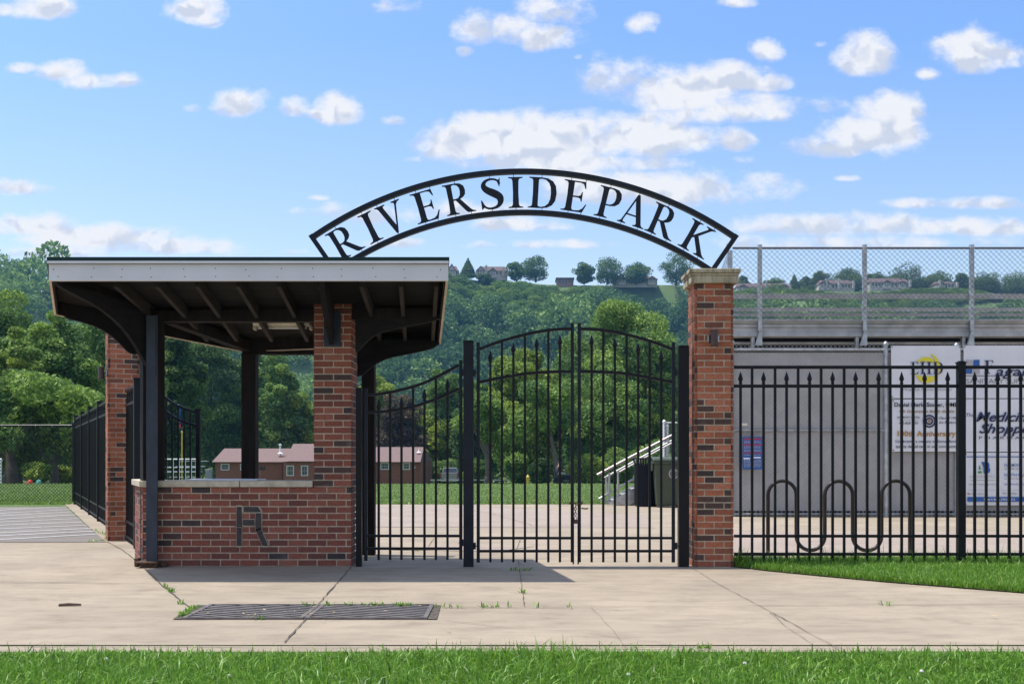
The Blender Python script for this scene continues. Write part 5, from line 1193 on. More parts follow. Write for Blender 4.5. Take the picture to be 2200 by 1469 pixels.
for i in range(170):
    xp = rng.uniform(1735, 2290); Y = rng.uniform(662, 690); s = 9+7*rng.random(); h = 7+5*rng.random()+(3 if 1890 < xp < 2010 else 0)+(2 if xp > 2080 else 0); add_crown((xp-CX)/F*Y, Y, hz((xp-CX)/F*650, 650)-1.5, s, h, rng.random()*.6)
v = np.concatenate(VV); r = np.concatenate(RR); c = np.concatenate(CC)
tag(npmesh('forest', v, 'leaf_hill', r, c), 'dense green woods covering the steep river bluff behind the park', 'forest', kind='stuff')
# light green scrub on the brow
VV, RR, CC = [], [], []
for i in range(3400):
    xp = rng.uniform(930, 2300); t = rng.random(); Y = 641-26*t; X = (xp-CX)/F*Y; s = 1.6+1.8*rng.random()
    add_crown(X, Y, hz(X, Y)-1.6, s*1.6, s*.7, rng.random())
for i in range(3400):
    xp = rng.uniform(930, 1680); Y = rng.uniform(545, 638); X = (xp-CX)/F*Y; s = 2+5*rng.random()**2; add_crown(X, Y, hz(X, Y)-1.6, s*1.4, s, rng.random())
v = np.concatenate(VV); r = np.concatenate(RR); c = np.concatenate(CC)
tag(npmesh('undergrowth', v, 'leaf_scrub', r, c), 'bright green scrub and vines along the brow of the bluff', 'undergrowth', kind='stuff')
VV, RR, CC = [], [], []
for i in range(420):
    X = rng.uniform(-110, 125); Y = rng.uniform(150, 240); s = 7+6*rng.random(); add_crown(X, Y, gz(Y)-1.5, s, 7+7*rng.random(), rng.random())
v = np.concatenate(VV); r = np.concatenate(RR); c = np.concatenate(CC)
tag(npmesh('woods', v, 'leaf_dark', r, c), 'dark riverside woods filling the gaps between the park trees', 'woods', kind='stuff')
# ridge trees
RD = 645
def rtree(x0, x1, yt, yb, label, mat='leaf_hill', kind='round', seed=0, n=6500):
    Dd = RD if x0 < 1500 else 664; w = (x1-x0)*Dd/F; h = (yb-yt)*Dd/F*1.06; w *= 1.12; zb = CH+(HY-yb)*Dd/F; xc = (x0+x1)/2
    rg = np.random.default_rng(seed+100); name = 'conifer_tree' if kind == 'cone' else 'ridge_tree'
    if kind == 'cone':
        lp = [(0, 0, h*(.06+.9*t), w*.5*(1-t)**.85+.3, w*.5*(1-t)**.85+.3, h*.07, rg.random()) for t in np.linspace(0, .97, 12)]
    else: lp = crown_lumps(rg, w, h*.97, 34, h*.03, (.13, .36))+[(0, 0, h*.22, w*.30, w*.30, h*.2, .2)]
    return make_tree(name, label, w, h, h*.07, mat, seed+100, n=n, leaf=.42, tr=w*.03, group='trees on the ridge skyline', loc=((xc-CX)*Dd/F, Dd, zb), lumps=lp)
for i, a in enumerate([(990, 1021, 557, 596, 'pointed dark conifer between the two gabled houses on the ridge', 'leaf_dark', 'cone'), (1120, 1182, 552, 605, 'big spreading tree alone right of the gabled ridge houses', 'leaf_hill', 'round'), (1090, 1128, 562, 604, 'smaller tree touching the left side of the big spreading ridge tree', 'leaf_hill', 'round'),
    (1234, 1276, 567, 610, 'compact dark round tree right of the flat roofed ridge building', 'leaf_dark', 'round'), (1272, 1338, 556, 610, 'tall broad ridge tree beside the compact dark one', 'leaf_hill', 'round'), (1338, 1396, 567, 610, 'flat topped ridge tree in front of the dark gable roof', 'leaf_hill', 'round'), (1420, 1486, 549, 612, 'tall airy tree standing alone on the ridge left of the brick pillar', 'leaf_hill', 'round'),
    (1030, 1058, 586, 612, 'low bushy tree in front of the half timbered ridge house', 'leaf_hill', 'round'), (1580, 1612, 596, 630, 'small pale tree just right of the brick pillar on the ridge', 'leaf_hill', 'round'), (1692, 1720, 592, 632, 'dark conifer in a clump left of the long ridge house', 'leaf_dark', 'cone'), (1714, 1752, 598, 632, 'dark round tree beside the conifer clump', 'leaf_dark', 'round'),
    (1745, 1786, 582, 620, 'tall ridge tree behind the chimney house', 'leaf_hill', 'round'), (1786, 1860, 585, 622, 'wide ridge tree behind the fence post', 'leaf_hill', 'round'), (1855, 1905, 588, 618, 'low wide ridge tree above the red roofed house', 'leaf_hill', 'round'), (1905, 1992, 573, 625, 'largest domed tree on the ridge behind the bleacher fence', 'leaf_hill', 'round'), (1988, 2044, 588, 622, 'ridge tree between the dome shaped tree and the small house', 'leaf_hill', 'round'),
    (2050, 2086, 588, 628, 'dark ridge tree right of the small white chimney house', 'leaf_dark', 'round'), (2082, 2150, 592, 630, 'rounded ridge tree behind the third bleacher post', 'leaf_hill', 'round'), (2142, 2230, 594, 630, 'low ridge tree at the far right edge', 'leaf_hill', 'round'), (1640, 1690, 602, 628, 'pale tree rising behind the long ridge roof', 'leaf_hill', 'round')]):
    a = list(a); a[5] = 'leaf_dark'; rtree(*a, seed=i)
# ridge houses
RH = 648.0
def ridge_house(label, x0, x1, yb, yeave, yr, gables=(), chim=(), wall='ridge_wall', roof='ridge_roof', depth=12, flat=False, seed=0):
    k = RH/F; dy = 2 if x0 < 1500 else 3.5; yb, yeave, yr = yb-dy, yeave-dy, yr-dy; X = lambda x: (x-CX)*k; Z = lambda y: CH+(HY-y)*k
    t = thing('house', label, 'house', (X((x0+x1)/2), RH, Z(yb)), 'houses on the ridge')
    mb = MB(); mb.box(X(x0), X(x1), RH, RH+depth, Z(yb+8), Z(yeave)); mb.build('wall', wall, t)
    a, b = X(x0)-.5, X(x1)+.5; ym = RH+depth/2
    if flat:
        mb = MB(); mb.box(a, b, RH-.5, RH+depth+.5, Z(yeave)+.01, Z(yr)); rf = mb.build('roof', roof, t)
    else:
        mb = MB(); h_ = 2.0; mb.add([(a, RH-.6, Z(yeave)), (b, RH-.6, Z(yeave)), (b, RH+depth+.6, Z(yeave)), (a, RH+depth+.6, Z(yeave)), (a+h_, ym, Z(yr)), (b-h_, ym, Z(yr))], [(0, 1, 5, 4), (2, 3, 4, 5), (1, 2, 5), (3, 0, 4), (3, 2, 1, 0)]); rf = mb.build('roof', roof, t)
    for gx0, gx1, gy in gables:
        xm = (gx0+gx1)/2; f = RH-1.6
        mb = MB(); mb.prism([(X(gx0), f, Z(yb+4)), (X(gx1), f, Z(yb+4)), (X(gx1), f, Z(yeave)), (X(xm), f, Z(gy)), (X(gx0), f, Z(yeave))], (0, 5, 0)); mb.build('gable_wall', wall, t)
        mb = MB()
        for s in (gx0-.8, gx1+.8):
            p = Vector((X(s), f-.5, Z(yeave)-.3)); q = Vector((X(xm), f-.5, Z(gy)+.25)); mb.prism([p, q, q+Vector((0, 0, -.55)), p+Vector((0, 0, -.55))], (0, 6.5, 0))
        mb.build('gable_roof', roof, t)
        mb = MB()
        for q in (.25, .5, .75): mb.box(X(gx0+(gx1-gx0)*q)-.15, X(gx0+(gx1-gx0)*q)+.15, f-.08, f-.01, Z(yb-2), Z(yeave)+.4)
        mb.box(X(gx0), X(gx1), f-.085, f-.012, Z(yeave)-.25, Z(yeave)+.1); mb.build('timber', 'ridge_timber', t)
    for cx_, cy_ in chim:
        mb = MB(); mb.box(X(cx_)-.6, X(cx_)+.6, RH-2.4, RH-.9, Z(yb), Z(cy_)); mb.build('chimney', 'ridge_wall', t)
    rg = random.Random(seed); x = x0+4
    while x < x1-3:
        mb = MB(); yy_ = yeave+2.5; mb.box(X(x), X(x)+1.3, RH-.1, RH-.01, Z(yy_+4.5), Z(yy_)); mb.build('window', 'pane', t)
        if wall == 'ridge_wall' and rg.random() < .7: 
            mb = MB(); mb.box(X(x+3.1), X(x+3.1)+.35, RH-.09, RH-.012, Z(yb), Z(yeave)); mb.build('timber', 'ridge_timber', t)
        x += 7
ridge_house('half hidden gabled ridge house just past the end of the booth roof', 945, 984, 594, 584, 570, gables=((962, 980, 568),), chim=(), seed=1)
ridge_house('white half timbered ridge house with a tall front gable', 1027, 1090, 596, 584, 571, gables=((1023, 1043, 573), (1052, 1066, 577)), chim=((1045, 571), (1082, 577), (1092, 585)), seed=2)
ridge_house('low flat topped brown building on the bare ridge', 1196, 1232, 612, 602, 598.5, wall='ridge_brick', flat=True, seed=3)
ridge_house('dark gabled house mostly hidden by the flat topped ridge tree', 1318, 1412, 611, 602, 592, gables=((1322, 1345, 588), (1392, 1408, 594)), seed=4)
ridge_house('long row of red brown roofs on the ridge nearest the brick pillar', 1584, 1700, 629, 620, 609, gables=((1586, 1604, 612), (1672, 1694, 612)), chim=((1645, 607), (1668, 611), (1696, 612)), seed=5)
ridge_house('white gabled ridge house with chimneys left of the second fence post', 1762, 1836, 624, 613, 602, gables=((1758, 1784, 604),), chim=((1774, 600), (1801, 600), (1832, 604)), seed=6)
ridge_house('large ridge house with long red brown hip roof right of the second fence post', 1869, 1955, 621, 610, 598, gables=((1896, 1912, 603), (1930, 1944, 606)), chim=((1953, 602),), seed=7)
ridge_house('small white ridge house half lost among the trees', 2012, 2052, 622, 613, 605, gables=((2014, 2028, 607),), chim=((2017, 602), (2054, 607)), seed=8)
# ------------------------------------------------------------------ park trees
def ptree(label, x0, x1, yt, D, mat, seed, n=65000, leaf=.15, z0=None, tr=.3, name='tree', cat='tree', nl=70, rl=(.12, .25), group=None, inner=.3):
    w = (x1-x0)*D/F; zb = gz(D); h = CH+(HY-yt)*D/F-zb
    return make_tree(name, label, w, h, h*.06 if z0 is None else z0, mat, seed, int(n*1.7), leaf*.76, nl, tr, cat, group, (((x0+x1)/2-CX)*D/F, D, zb), rl, inner)
ptree('huge dark green tree at the far left edge of the park', -130, 120, 606, 82, 'leaf_mid', 1, 34000, .17, tr=.45)
ptree('broad light green tree left of the booth roof', 20, 225, 655, 70, 'leaf_mid', 2, 36000, .15, nl=90, tr=.4)
ptree('tall tree behind the left brick pillar', 130, 360, 640, 84, 'leaf_mid', 3, 34000, .17, tr=.4)
ptree('dark leafy tree seen through the booth beside its left post', 300, 450, 650, 92, 'leaf_dark', 4, 26000, .19)
ptree('large tree seen through the booth left of the park building', 350, 560, 690, 138, 'leaf_dark', 5, 32000, .2, tr=.4)
ptree('shady tree overhanging the roof of the park building', 540, 660, 760, 128, 'leaf_mid', 6, 22000, .22)
ptree('bright green tree just left of the brick pier of the booth', 600, 720, 838, 132, 'leaf_light', 7, 16000, .22)
ptree('bright round tree above the building roof between booth and single gate', 740, 880, 802, 150, 'leaf_light', 8, 22000, .24)
ptree('purple leaved tree behind the park building', 790, 925, 838, 132, 'leaf_purple', 9, 20000, .2)
ptree('soft grey green tree behind the pickup truck', 890, 1020, 780, 140, 'leaf_mid', 10, 24000, .22)
ptree('tallest park tree, domed, behind the double gate', 1170, 1478, 626, 112, 'leaf_mid', 12, 60000, .2, nl=110, tr=.5)
ptree('yellow green tree filling the left leaf of the double gate', 1030, 1215, 735, 104, 'leaf_light', 13, 36000, .18, nl=90, tr=.35)
ptree('yellow green tree low beside the right gate post', 1330, 1470, 760, 108, 'leaf_light', 14, 24000, .18)
ptree('dark shade tree standing behind the right leaf of the double gate', 1180, 1410, 770, 104, 'leaf_mid', 15, 30000, .17, tr=.0)
ptree('dark tree behind the worn middle gate post', 960, 1090, 850, 124, 'leaf_dark', 16, 18000, .2, tr=.4)
ptree('small dark tree behind the near end of the black chain link fence', 225, 330, 780, 76, 'leaf_dark', 17, 18000, .17)
ptree('tall tree showing between the booth posts', 470, 640, 720, 142, 'leaf_mid', 21, 26000, .2)
ptree('rounded tree in front of the hill beside the middle gate post', 985, 1075, 800, 136, 'leaf_mid', 22, 16000, .2)
ptree('bushy tree low behind the single gate', 850, 990, 860, 138, 'leaf_light', 23, 16000, .2)
ptree('tree with pale clumps behind the booth roof at the left', -40, 110, 690, 64, 'leaf_light', 24, 22000, .15)
# trunks that read in the photograph
def trunk(label, x, w, yt, D, bend=0):
    k = D/F; X = (x-CX)*k; z0 = gz(D); zt = CH+(HY-yt)*k; t = thing('tree', label, 'tree', (X, D, z0)); mb = MB(); r_ = w*k/2
    mb.tube([(X, D, z0-.3), (X+.05, D, z0+1), (X-.1*bend, D, (z0+zt)/2), (X-.5*bend, D, zt)], [r_*1.4, r_*1.05, r_*.9, r_*.6], 10)
    mb.tube([(X-.1*bend, D, (z0*.4+zt*.6)), (X-.7, D-.1, zt), (X-1.4, D, zt+1.6)], [r_*.5, r_*.35, r_*.15], 8); mb.tube([(X, D, (z0*.3+zt*.7)), (X+1.2, D, zt+1.5)], [r_*.5, r_*.2], 8)
    mb.build('trunk', 'bark', t, smooth=True)
    rg = np.random.default_rng(int(x)); lp = [(X+rg.normal()*1.7, D-.3+rg.normal()*1.2, zt+.3+rg.random()*3.4, 1.2, 1.2, .9, rg.random()) for _ in range(14)]
    v, r, c = leaf_cloud(lp, 14000, .13, rg); npmesh('crown', v, 'leaf_mid', r, c, parent=t)
trunk('tree with a pale forked trunk beside the mower', 1196, 12, 925, 88, 1.2); trunk('tree with a thick dark trunk right of the pickup truck', 1049, 15, 950, 92, .3)
trunk('tree with a broad dark trunk at the far left behind the black chain link fence', 22, 24, 960, 60, 0); trunk('slender dark trunked tree behind the black chain link fence beside the light bush', 118, 13, 975, 62, 0)
# shrubs along the back of the lawn
for i, (x0, x1, yt, D, mat, lab) in enumerate([(50, 112, 995, 58, 'leaf_light', 'sunlit bush behind the black chain link fence'), (-10, 40, 1000, 66, 'leaf_mid', 'low bush at the far left beyond the lawn'), (112, 165, 1003, 66, 'leaf_light', 'small bright bush left of the black fence corner post'), (1085, 1140, 978, 96, 'leaf_mid', 'pale green shrub behind the yellow hydrant'), (1215, 1300, 985, 90, 'leaf_light', 'leafy light shrub behind the meeting stiles of the double gate'), (1135, 1190, 990, 94, 'leaf_dark', 'dark shrub behind the person on the mower'),
    (1290, 1370, 970, 96, 'leaf_mid', 'tangled shrub behind the stair handrails'), (1360, 1460, 940, 94, 'leaf_mid', 'tall shrub behind the litter bin'), (1000, 1050, 985, 104, 'leaf_mid', 'hazy shrub between the truck and the middle gate post'), (925, 990, 990, 130, 'leaf_mid', 'low shrub behind the pickup truck'), (442, 460, 1000, 108, 'leaf_mid', 'small bush at the left corner of the park building')]):
    ptree(lab, x0, x1, yt, D, mat, 40+i, 5200, .13, z0=.15, tr=.06, name='shrub', cat='shrub', nl=14, rl=(.3, .5))
# ------------------------------------------------------------------ park building
DB_ = 112.0; k = DB_/F; hX = lambda x: (x-CX)*k; hZ = lambda y: CH+(HY-y)*k; gy_ = gz(112)-.1
ph = thing('park_building', 'low red brick park building with long brown roofs beyond the lawn', 'building', (hX(690), DB_, gy_))
dep = 13.0
mb = MB(); mb.box(hX(463), hX(614), DB_, DB_+dep, gy_, hZ(992)); mb.build('wall', 'house_brick', ph)
mb = MB(); mb.box(hX(614), hX(775), DB_-1.2, DB_+dep, gy_, hZ(991)); mb.build('wall', 'house_brick', ph)
mb = MB(); mb.box(hX(775), hX(904), DB_, DB_+dep+3, gy_, hZ(992)); mb.build('wall', 'house_brick', ph)
def hip(x0, x1, xr0, xr1, ye, yr, f, d, name='roof'):
    # ridge raised for its distance so that it reads at yr
    kr = (f+d/2)/F; zr_ = CH+(HY-yr)*kr; xr = lambda x: (x-CX)*kr; z = CH+(HY-ye)*(f-.5)/F; kx = (f-.5)/F; a, b = (x0-CX)*kx, (x1-CX)*kx
    mb = MB(); mb.add([(a, f-.5, z), (b, f-.5, z), (b, f+d+.5, z), (a, f+d+.5, z), (xr(xr0), f+d/2, zr_), (xr(xr1), f+d/2, zr_)], [(0, 1, 5, 4), (2, 3, 4, 5), (1, 2, 5), (3, 0, 4), (3, 2, 1, 0)]); return mb.build(name, 'house_roof', ph)
hip(455, 640, 482, 636, 992, 963, DB_, dep); r2 = hip(612, 782, 630, 778, 990.5, 953, DB_-1.2, dep+1)
r3 = hip(765, 903, 772, 911, 992, 960, DB_, dep+3)
mb = MB(); p = W(602, 953, DB_-1); q = W(602, 976, DB_-1); p = W(602, 955, DB_+2.5); q = W(602, 980, DB_+2.5); mb.tube([q, p], .09, 8); mb.lathe(p, [(.16, -.1), (.16, .05), (.02, .1)], 8); mb.lathe(W(602, 974, DB_+2.2), [(.35, 0), (.1, .12)], 8); mb.build('flue_pipe', 'white_paint', ph)
mb = MB(); p = W(900, 972, DB_+4); mb.lathe(p, [(.3, 0), (.08, .15), (.08, .3), (.02, .35)], 8); mb.build('roof_vent', 'white_paint', ph)
def hwin(x0, x1, y0, y1, f=DB_, nb=3, par=ph, mat='white_paint'):
    k = f/F; a, b, c, d = (x0-CX)*k, (x1-CX)*k, CH+(HY-y1)*k, CH+(HY-y0)*k
    mb = MB(); w_ = .07
    mb.box(a, b, f-.05, f-.003, c, c+w_); mb.box(a, b, f-.05, f-.003, d-w_, d); mb.box(a, a+w_, f-.049, f-.003, c+w_, d-w_); mb.box(b-w_, b, f-.049, f-.003, c+w_, d-w_)
    fr_ = mb.build('window', mat, par)
    mb = MB(); mb.box(a+w_, b-w_, f-.02, f-.004, c+w_, d-w_); mb.build('pane', 'pane', fr_)
    mb = MB()
    for i in range(1, nb+1): x = a+(b-a)*i/(nb+1); mb.box(x-.015, x+.015, f-.035, f-.021, c+w_, d-w_)
    mb.box(a+w_, b-w_, f-.036, f-.0215, (c+d)/2-.015, (c+d)/2+.015); mb.build('muntin', 'ink_lightgrey', fr_)
hwin(474.6, 492.7, 996, 1009.5); hwin(516, 527, 996, 1009.5); hwin(615.8, 631.4, 999.7, 1021.7, DB_-1.2); hwin(647, 662, 999.7, 1021.7, DB_-1.2); hwin(817.6, 835.7, 994, 1008.5); hwin(865.5, 881, 994, 1008.5); hwin(779, 796, 1004, 1013, mat='ridge_timber')
mb = MB(); mb.box(hX(897), hX(898.5), DB_-.12, DB_-.003, gy_, hZ(993)); mb.box(hX(605.5), hX(607), DB_-.12, DB_-.003, gy_, hZ(993)); mb.build('downpipe', 'house_brick', ph)
mb = MB(); mb.box(hX(558), hX(570), DB_-.03, DB_-.004, hZ(1010), hZ(1002)); mb.build('opening_shade', 'ridge_timber', ph)  # flat dark board painted as the shade inside an opening
mb = MB(); mb.box(hX(556), hX(571), DB_-2.2, DB_-1.9, gy_, hZ(1011)); mb.box(hX(786), hX(800), DB_-2.2, DB_-1.9, gy_, hZ(1011)); mb.build('screen_wall', 'house_brick', ph)
mb = MB(); mb.box(hX(903.9)+.001, hX(904)+.04, DB_+3.5, DB_+4.6, gy_, gy_+2.2); mb.build('door', 'ink_grey', ph)
mb = MB(); mb.box(hX(889), hX(893), DB_-.1, DB_-.003, hZ(1006), hZ(1001)); mb.build('wall_light', 'ink_lightgrey', ph)
# ------------------------------------------------------------------ pickup truck
DT = 118.0; gt = gz(DT); tx = lambda x: (x-CX)*DT/F; xc = tx(965); tr = thing('pickup_truck', 'silver pickup truck parked with its tailgate toward the lawn', 'pickup truck', (xc, DT, gt))
mb = MB(); mb.box(xc-.98, xc-.90, DT, DT+1.9, gt+.55, gt+1.42); mb.box(xc+.90, xc+.98, DT, DT+1.9, gt+.55, gt+1.42); mb.box(xc-.9, xc+.9, DT+.02, DT+1.9, gt+.55, gt+.68); mb.box(xc-.98, xc+.98, DT+1.9, DT+5.6, gt+.5, gt+1.42); mb.build('body', 'silver_paint', tr, bevel=.05)
mb = MB(); mb.box(xc-.88, xc+.88, DT-.03, DT+.05, gt+.72, gt+1.40); mb.build('tailgate', 'silver_paint', tr, bevel=.02)
mb = MB(); mb.add([(xc-.92, DT+1.95, gt+1.42), (xc+.92, DT+1.95, gt+1.42), (xc+.92, DT+4.3, gt+1.42), (xc-.92, DT+4.3, gt+1.42), (xc-.76, DT+2.15, gt+1.98), (xc+.76, DT+2.15, gt+1.98), (xc+.76, DT+3.7, gt+1.98), (xc-.76, DT+3.7, gt+1.98)], MB.BF); mb.build('cab', 'silver_paint', tr, bevel=.05)
mb = MB(); mb.add([(xc-.80, DT+1.96, gt+1.47), (xc+.80, DT+1.96, gt+1.47), (xc+.70, DT+2.10, gt+1.90), (xc-.70, DT+2.10, gt+1.90)], [(0, 1, 2, 3)]); mb.build('rear_window', 'pane', tr)
for s in (-1, 1):
    mb = MB(); mb.box(xc+s*.93-.07, xc+s*.93+.07, DT-.05, DT+.03, gt+.95, gt+1.36); mb.build('tail_light', 'tail_red', tr)
    for y_ in (DT+1.0, DT+4.6):
        mb = MB(); mb.lathe((xc+s*.82, y_, gt+.40), [(.2, -.12), (.40, -.12), (.41, 0), (.40, .12), (.2, .12)], 18, axis='x'); wl = mb.build('wheel', 'tyre', tr)
mb = MB(); mb.box(xc-.95, xc+.95, DT-.16, DT-.04, gt+.45, gt+.66); mb.build('bumper', 'galvanized', tr, bevel=.02)
mb = MB(); mb.box(xc+1.0, xc+1.18, DT+3.6, DT+3.75, gt+1.4, gt+1.65); mb.box(xc-1.18, xc-1.0, DT+3.6, DT+3.75, gt+1.4, gt+1.65); mb.build('mirror', 'bin_black', tr)
# guard rail along the road, hydrant
DG = 96.0; gg = gz(DG)
gr = thing('guard_rail', 'low pale rail fence along the far edge of the lawn', 'rail', ((1060-CX)*DG/F, DG, gg))
mb = MB(); mb.box((925-CX)*DG/F, (1390-CX)*DG/F, DG, DG+.05, CH+(HY-1031)*DG/F-.05, CH+(HY-1031)*DG/F+.07); mb.build('rail', 'galvanized', gr)
for x in range(930, 1400, 38): mb = MB(); mb.box((x-CX)*DG/F-.05, (x-CX)*DG/F+.05, DG+.05, DG+.15, gg, CH+(HY-1031)*DG/F+.05); mb.build('rail_post', 'bark', gr)
DH = 80.0; g0 = gz(DH); hx = (1134-CX)*DH/F; hy_ = thing('fire_hydrant', 'yellow fire hydrant at the back of the lawn', 'hydrant', (hx, DH, g0))
mb = MB(); mb.lathe((hx, DH, g0), [(.16, 0), (.16, .06), (.11, .08), (.11, .55), (.15, .57), (.15, .62), (.11, .66), (.07, .74), (.03, .78), (.03, .82)], 14); mb.build('barrel', 'yellow_paint', hy_, smooth=True)
mb = MB(); mb.lathe((hx, DH, g0+.45), [(.05, -.2), (.05, .2)], 10, axis='x'); mb.lathe((hx, DH-.15, g0+.45), [(.07, -.05), (.07, .05)], 10, axis='y'); mb.build('outlet', 'yellow_paint', hy_)
# riding mower and rider
DM = 78.0; g1 = gz(DM); m0 = (1206-CX)*DM/F; mw = thing('riding_mower', 'dark riding mower at the back of the lawn beside the forked trunk', 'mower', (m0, DM, g1))
mb = MB(); mb.box(m0-.55, m0+.15, DM-.3, DM+.3, g1+.28, g1+.62); mb.box(m0+.15, m0+.85, DM-.25, DM+.25, g1+.35, g1+.78); mb.build('body', 'bin_black', mw, bevel=.06)
mb = MB(); mb.box(m0-.35, m0+.45, DM-.55, DM+.55, g1+.10, g1+.26); mb.build('mower_deck', 'bin_black', mw, bevel=.04)
for x_, r_ in ((m0-.35, .26), (m0+.7, .18)):
    for s in (-.38, .38): mb = MB(); mb.lathe((x_, DM+s, g1+r_), [(.08, -.09), (r_, -.08), (r_, .08), (.08, .09)], 16, axis='y'); mb.build('wheel', 'tyre', mw)
mb = MB(); mb.box(m0-.5, m0-.05, DM-.22, DM+.22, g1+.66, g1+.74); mb.box(m0-.55, m0-.46, DM-.22, DM+.22, g1+.74, g1+1.08); mb.build('seat', 'cloth_dark', mw, bevel=.03)
mb = MB(); mb.tube([(m0+.42, DM, g1+.75), (m0+.28, DM, g1+1.0)], .02, 6); mb.tube([(m0+.27+.14*math.sin(a)*.5, DM+.16*math.cos(a), g1+1.02+.16*math.sin(a)*.7) for a in [i*6.283/12 for i in range(12)]], .014, 5, closed=True); mb.build('steering_wheel', 'bin_black', mw)
mb = MB(); mb.tube([(m0-.45, DM-.25, g1+.62), (m0-.55, DM-.25, g1+1.45), (m0-.55, DM+.25, g1+1.45), (m0-.45, DM+.25, g1+.62)], .02, 6); mb.build('roll_bar', 'bin_black', mw)
def person(label, base, joints, edges, parts_mat, loc):
    pass
pr = thing('person', 'person in dark clothes sitting on the riding mower', 'person', (m0-.25, DM, g1+.74))
J = {'pel': (m0-.25, DM, g1+.86, .15), 'wai': (m0-.25, DM, g1+1.05, .14), 'che': (m0-.22, DM, g1+1.28, .165), 'nec': (m0-.19, DM, g1+1.46, .06), 'hea': (m0-.15, DM, g1+1.62, .098), 'top': (m0-.15, DM, g1+1.70, .085)}
for s, n_ in ((-1, 'l'), (1, 'r')):
    J['sh'+n_] = (m0-.20, DM+s*.19, g1+1.40, .07); J['el'+n_] = (m0-.05, DM+s*.25, g1+1.16, .048); J['wr'+n_] = (m0+.18, DM+s*.16, g1+1.10, .032); J['ha'+n_] = (m0+.26, DM+s*.14, g1+1.09, .036)
    J['hi'+n_] = (m0-.22, DM+s*.10, g1+.84, .10); J['kn'+n_] = (m0+.22, DM+s*.16, g1+.86, .07); J['an'+n_] = (m0+.34, DM+s*.17, g1+.46, .045); J['to'+n_] = (m0+.50, DM+s*.17, g1+.42, .04)
E = [('pel', 'wai'), ('wai', 'che'), ('che', 'nec'), ('nec', 'hea'), ('hea', 'top')]+[e for n_ in 'lr' for e in (('che', 'sh'+n_), ('sh'+n_, 'el'+n_), ('el'+n_, 'wr'+n_), ('wr'+n_, 'ha'+n_), ('pel', 'hi'+n_), ('hi'+n_, 'kn'+n_), ('kn'+n_, 'an'+n_), ('an'+n_, 'to'+n_))]
ks = list(J); me = bpy.data.meshes.new('body'); o0 = pr.location
me.from_pydata([(J[q][0]-o0.x, J[q][1]-o0.y, J[q][2]-o0.z) for q in ks], [(ks.index(a), ks.index(b)) for a, b in E], []); bd = bpy.data.objects.new('body', me); col.objects.link(bd); bd.parent = pr
sk = bd.modifiers.new('Skin', 'SKIN')
for i, q in enumerate(ks): me.skin_vertices[0].data[i].radius = (J[q][3], J[q][3])
me.skin_vertices[0].data[0].use_root = True; ss = bd.modifiers.new('Sub', 'SUBSURF'); ss.levels = 1; ss.render_levels = 1; me.materials.append(M['skin'])
mb = MB(); mb.tube([(m0-.26, DM, g1+.80), (m0-.25, DM, g1+1.0), (m0-.22, DM, g1+1.28), (m0-.20, DM, g1+1.44)], [.19, .175, .205, .10], 12)
for s in (-1, 1): mb.tube([(m0-.20, DM+s*.19, g1+1.41), (m0-.05, DM+s*.25, g1+1.16), (m0+.12, DM+s*.18, g1+1.11)], [.085, .06, .048], 8)
mb.build('shirt', 'cloth_dark', pr, smooth=True)
mb = MB()
for s in (-1, 1): mb.tube([(m0-.24, DM+s*.10, g1+.85), (m0+.22, DM+s*.16, g1+.87), (m0+.34, DM+s*.17, g1+.50)], [.12, .088, .06], 8)
mb.build('trousers', 'ink_grey', pr, smooth=True)
mb = MB(); mb.lathe((m0-.15, DM, g1+1.66), [(.105, 0), (.108, .05), (.07, .10), (.01, .12)], 12); mb.box(m0-.06, m0+.05, DM-.07, DM+.07, g1+1.67, g1+1.685); mb.build('cap', 'cloth_dark', pr)
# ------------------------------------------------------------------ small things on the far left
def pole(label, x, y0, y1, D, r_, mat, name='pole', cat='pole'):
    mb = MB(); X = (x-CX)*D/F; mb.tube([(X, D, gz(D)-.05), (X, D, CH+(HY-y0)*D/F)], r_, 8); mb.lathe((X, D, CH+(HY-y0)*D/F), [(r_*1.4, -.02), (r_*1.8, .05), (r_*.8, .12), (.002, .14)], 8); return tag(mb.build(name, mat, smooth=True, origin=(X, D, gz(D))), label, cat)
fp = thing('flagpole', 'white flagpole with a limp flag seen through the open curved gate', 'flagpole', ((383-CX)*60/F, 60, gz(60)))
X = (383-CX)*60/F; mb = MB(); mb.tube([(X, 60, gz(60)), (X, 60, CH+(HY-868)*60/F)], .045, 8); mb.build('pole', 'white_paint', fp)
mb = MB(); P = []; zt = CH+(HY-872)*60/F
for j in range(9):
    for i in range(5): P.append((X+.05+i*.03+.01*math.sin(j), 60+.06*math.sin(i*2.2+j*.4), zt-j*.16-i*.02))
mb.add(P, [(j*5+i, j*5+i+1, j*5+i+6, j*5+i+5) for j in range(8) for i in range(4)]); mb.r = [((k//4) % 2) for k in range(32)]; mb.build('flag', 'ink_blue', fp)
mb = MB(); mb.box(X+.06, X+.16, 59.9, 59.93, zt-1.28, zt-1.05); mb.box(X+.07, X+.15, 59.9, 59.93, zt-.95, zt-.88); mb.build('flag_stripe', 'ink_red', fp)
pole('yellow foul pole beside the white flagpole', 391, 930, 1040, 58, .035, 'yellow_paint')
pole('short white post at the far left edge behind the chain link', 2, 990, 1040, 50, .04, 'white_paint', 'post', 'post')
wr_ = thing('spectator_stand', 'small white railed spectator stand behind the open curved gate', 'stand', ((380-CX)*55/F, 55, gz(55))); k5 = 55/F; x5 = lambda x: (x-CX)*k5; z5 = lambda y: CH+(HY-y)*k5
for y in (986, 1003.5, 1013): mb = MB(); mb.tube([(x5(355), 55, z5(y)), (x5(423), 55, z5(y))], .03, 6); mb.build('rail', 'white_paint', wr_)
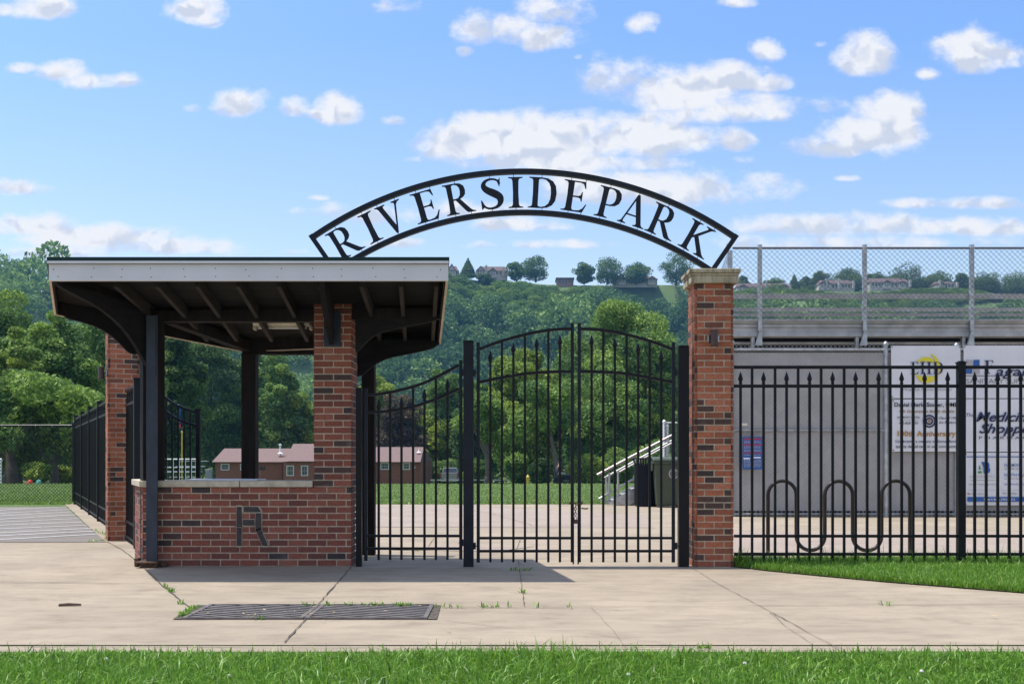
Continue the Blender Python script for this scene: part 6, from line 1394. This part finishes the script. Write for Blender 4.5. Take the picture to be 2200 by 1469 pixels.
for x in (358, 372, 385, 398, 411, 421): mb = MB(); mb.tube([(x5(x), 55, gz(55)), (x5(x), 55, z5(986))], .028, 6); mb.build('stand_post', 'white_paint', wr_)
for i in range(4): mb = MB(); mb.box(x5(360), x5(420), 55.3+i*.6, 55.6+i*.6, z5(1026)+i*.28, z5(1026)+.05+i*.28); mb.build('bench_board', 'aluminum', wr_)
mb = MB(); mb.box(x5(429), x5(438), 56, 56.6, gz(56), z5(1008)); tag(mb.build('utility_box', 'ink_grey', bevel=.03, origin=(x5(433), 56, gz(56))), 'plain grey utility cabinet just right of the open curved gate', 'cabinet')
def tent(x, y, w, mat, lab):
    D = 45.5; k6 = D/F; X = (x-CX)*k6; t = thing('play_tent', lab, 'tent', (X, D, gz(D))); mb = MB(); r_ = w*k6/2; mb.lathe((X, D, gz(D)), [(r_, 0), (r_*.96, .05), (r_*.8, .12), (r_*.45, .18), (.01, .20)], 14); mb.build('dome', mat, t, smooth=True)
    mb = MB(); mb.tube([(X, D, gz(D)+.18), (X, D, gz(D)+.22)], .012, 6); mb.tube([(X-r_, D, .02), (X-r_-.15, D-.05, -.03)], .01, 5); mb.build('peg', 'ink_grey', t)
tent(64, 1038, 14, 'red_cloth', 'small red dome on the lawn behind the black chain link fence'); tent(83, 1040, 12, 'green_cloth', 'small green dome on the lawn next to the red one')
# ------------------------------------------------------------------ air
mb = MB(); mb.box(-560, 600, -13, 780, -8, 190); hz_ = mb.build('haze', 'pit_shade'); hz_.data.materials.clear()
m = bpy.data.materials.new('haze'); m.use_nodes = True; n3 = m.node_tree; n3.nodes.remove(n3.nodes['Principled BSDF'])
pv = n3.nodes.new('ShaderNodeVolumePrincipled'); pv.inputs['Color'].default_value = (0.22, 0.50, 0.92, 1); pv.inputs['Density'].default_value = HAZE; pv.inputs['Anisotropy'].default_value = 0.0
n3.links.new(pv.outputs[0], n3.nodes['Material Output'].inputs['Volume']); hz_.data.materials.append(m); tag(hz_, 'thin blue summer haze over the valley', 'haze', kind='stuff')
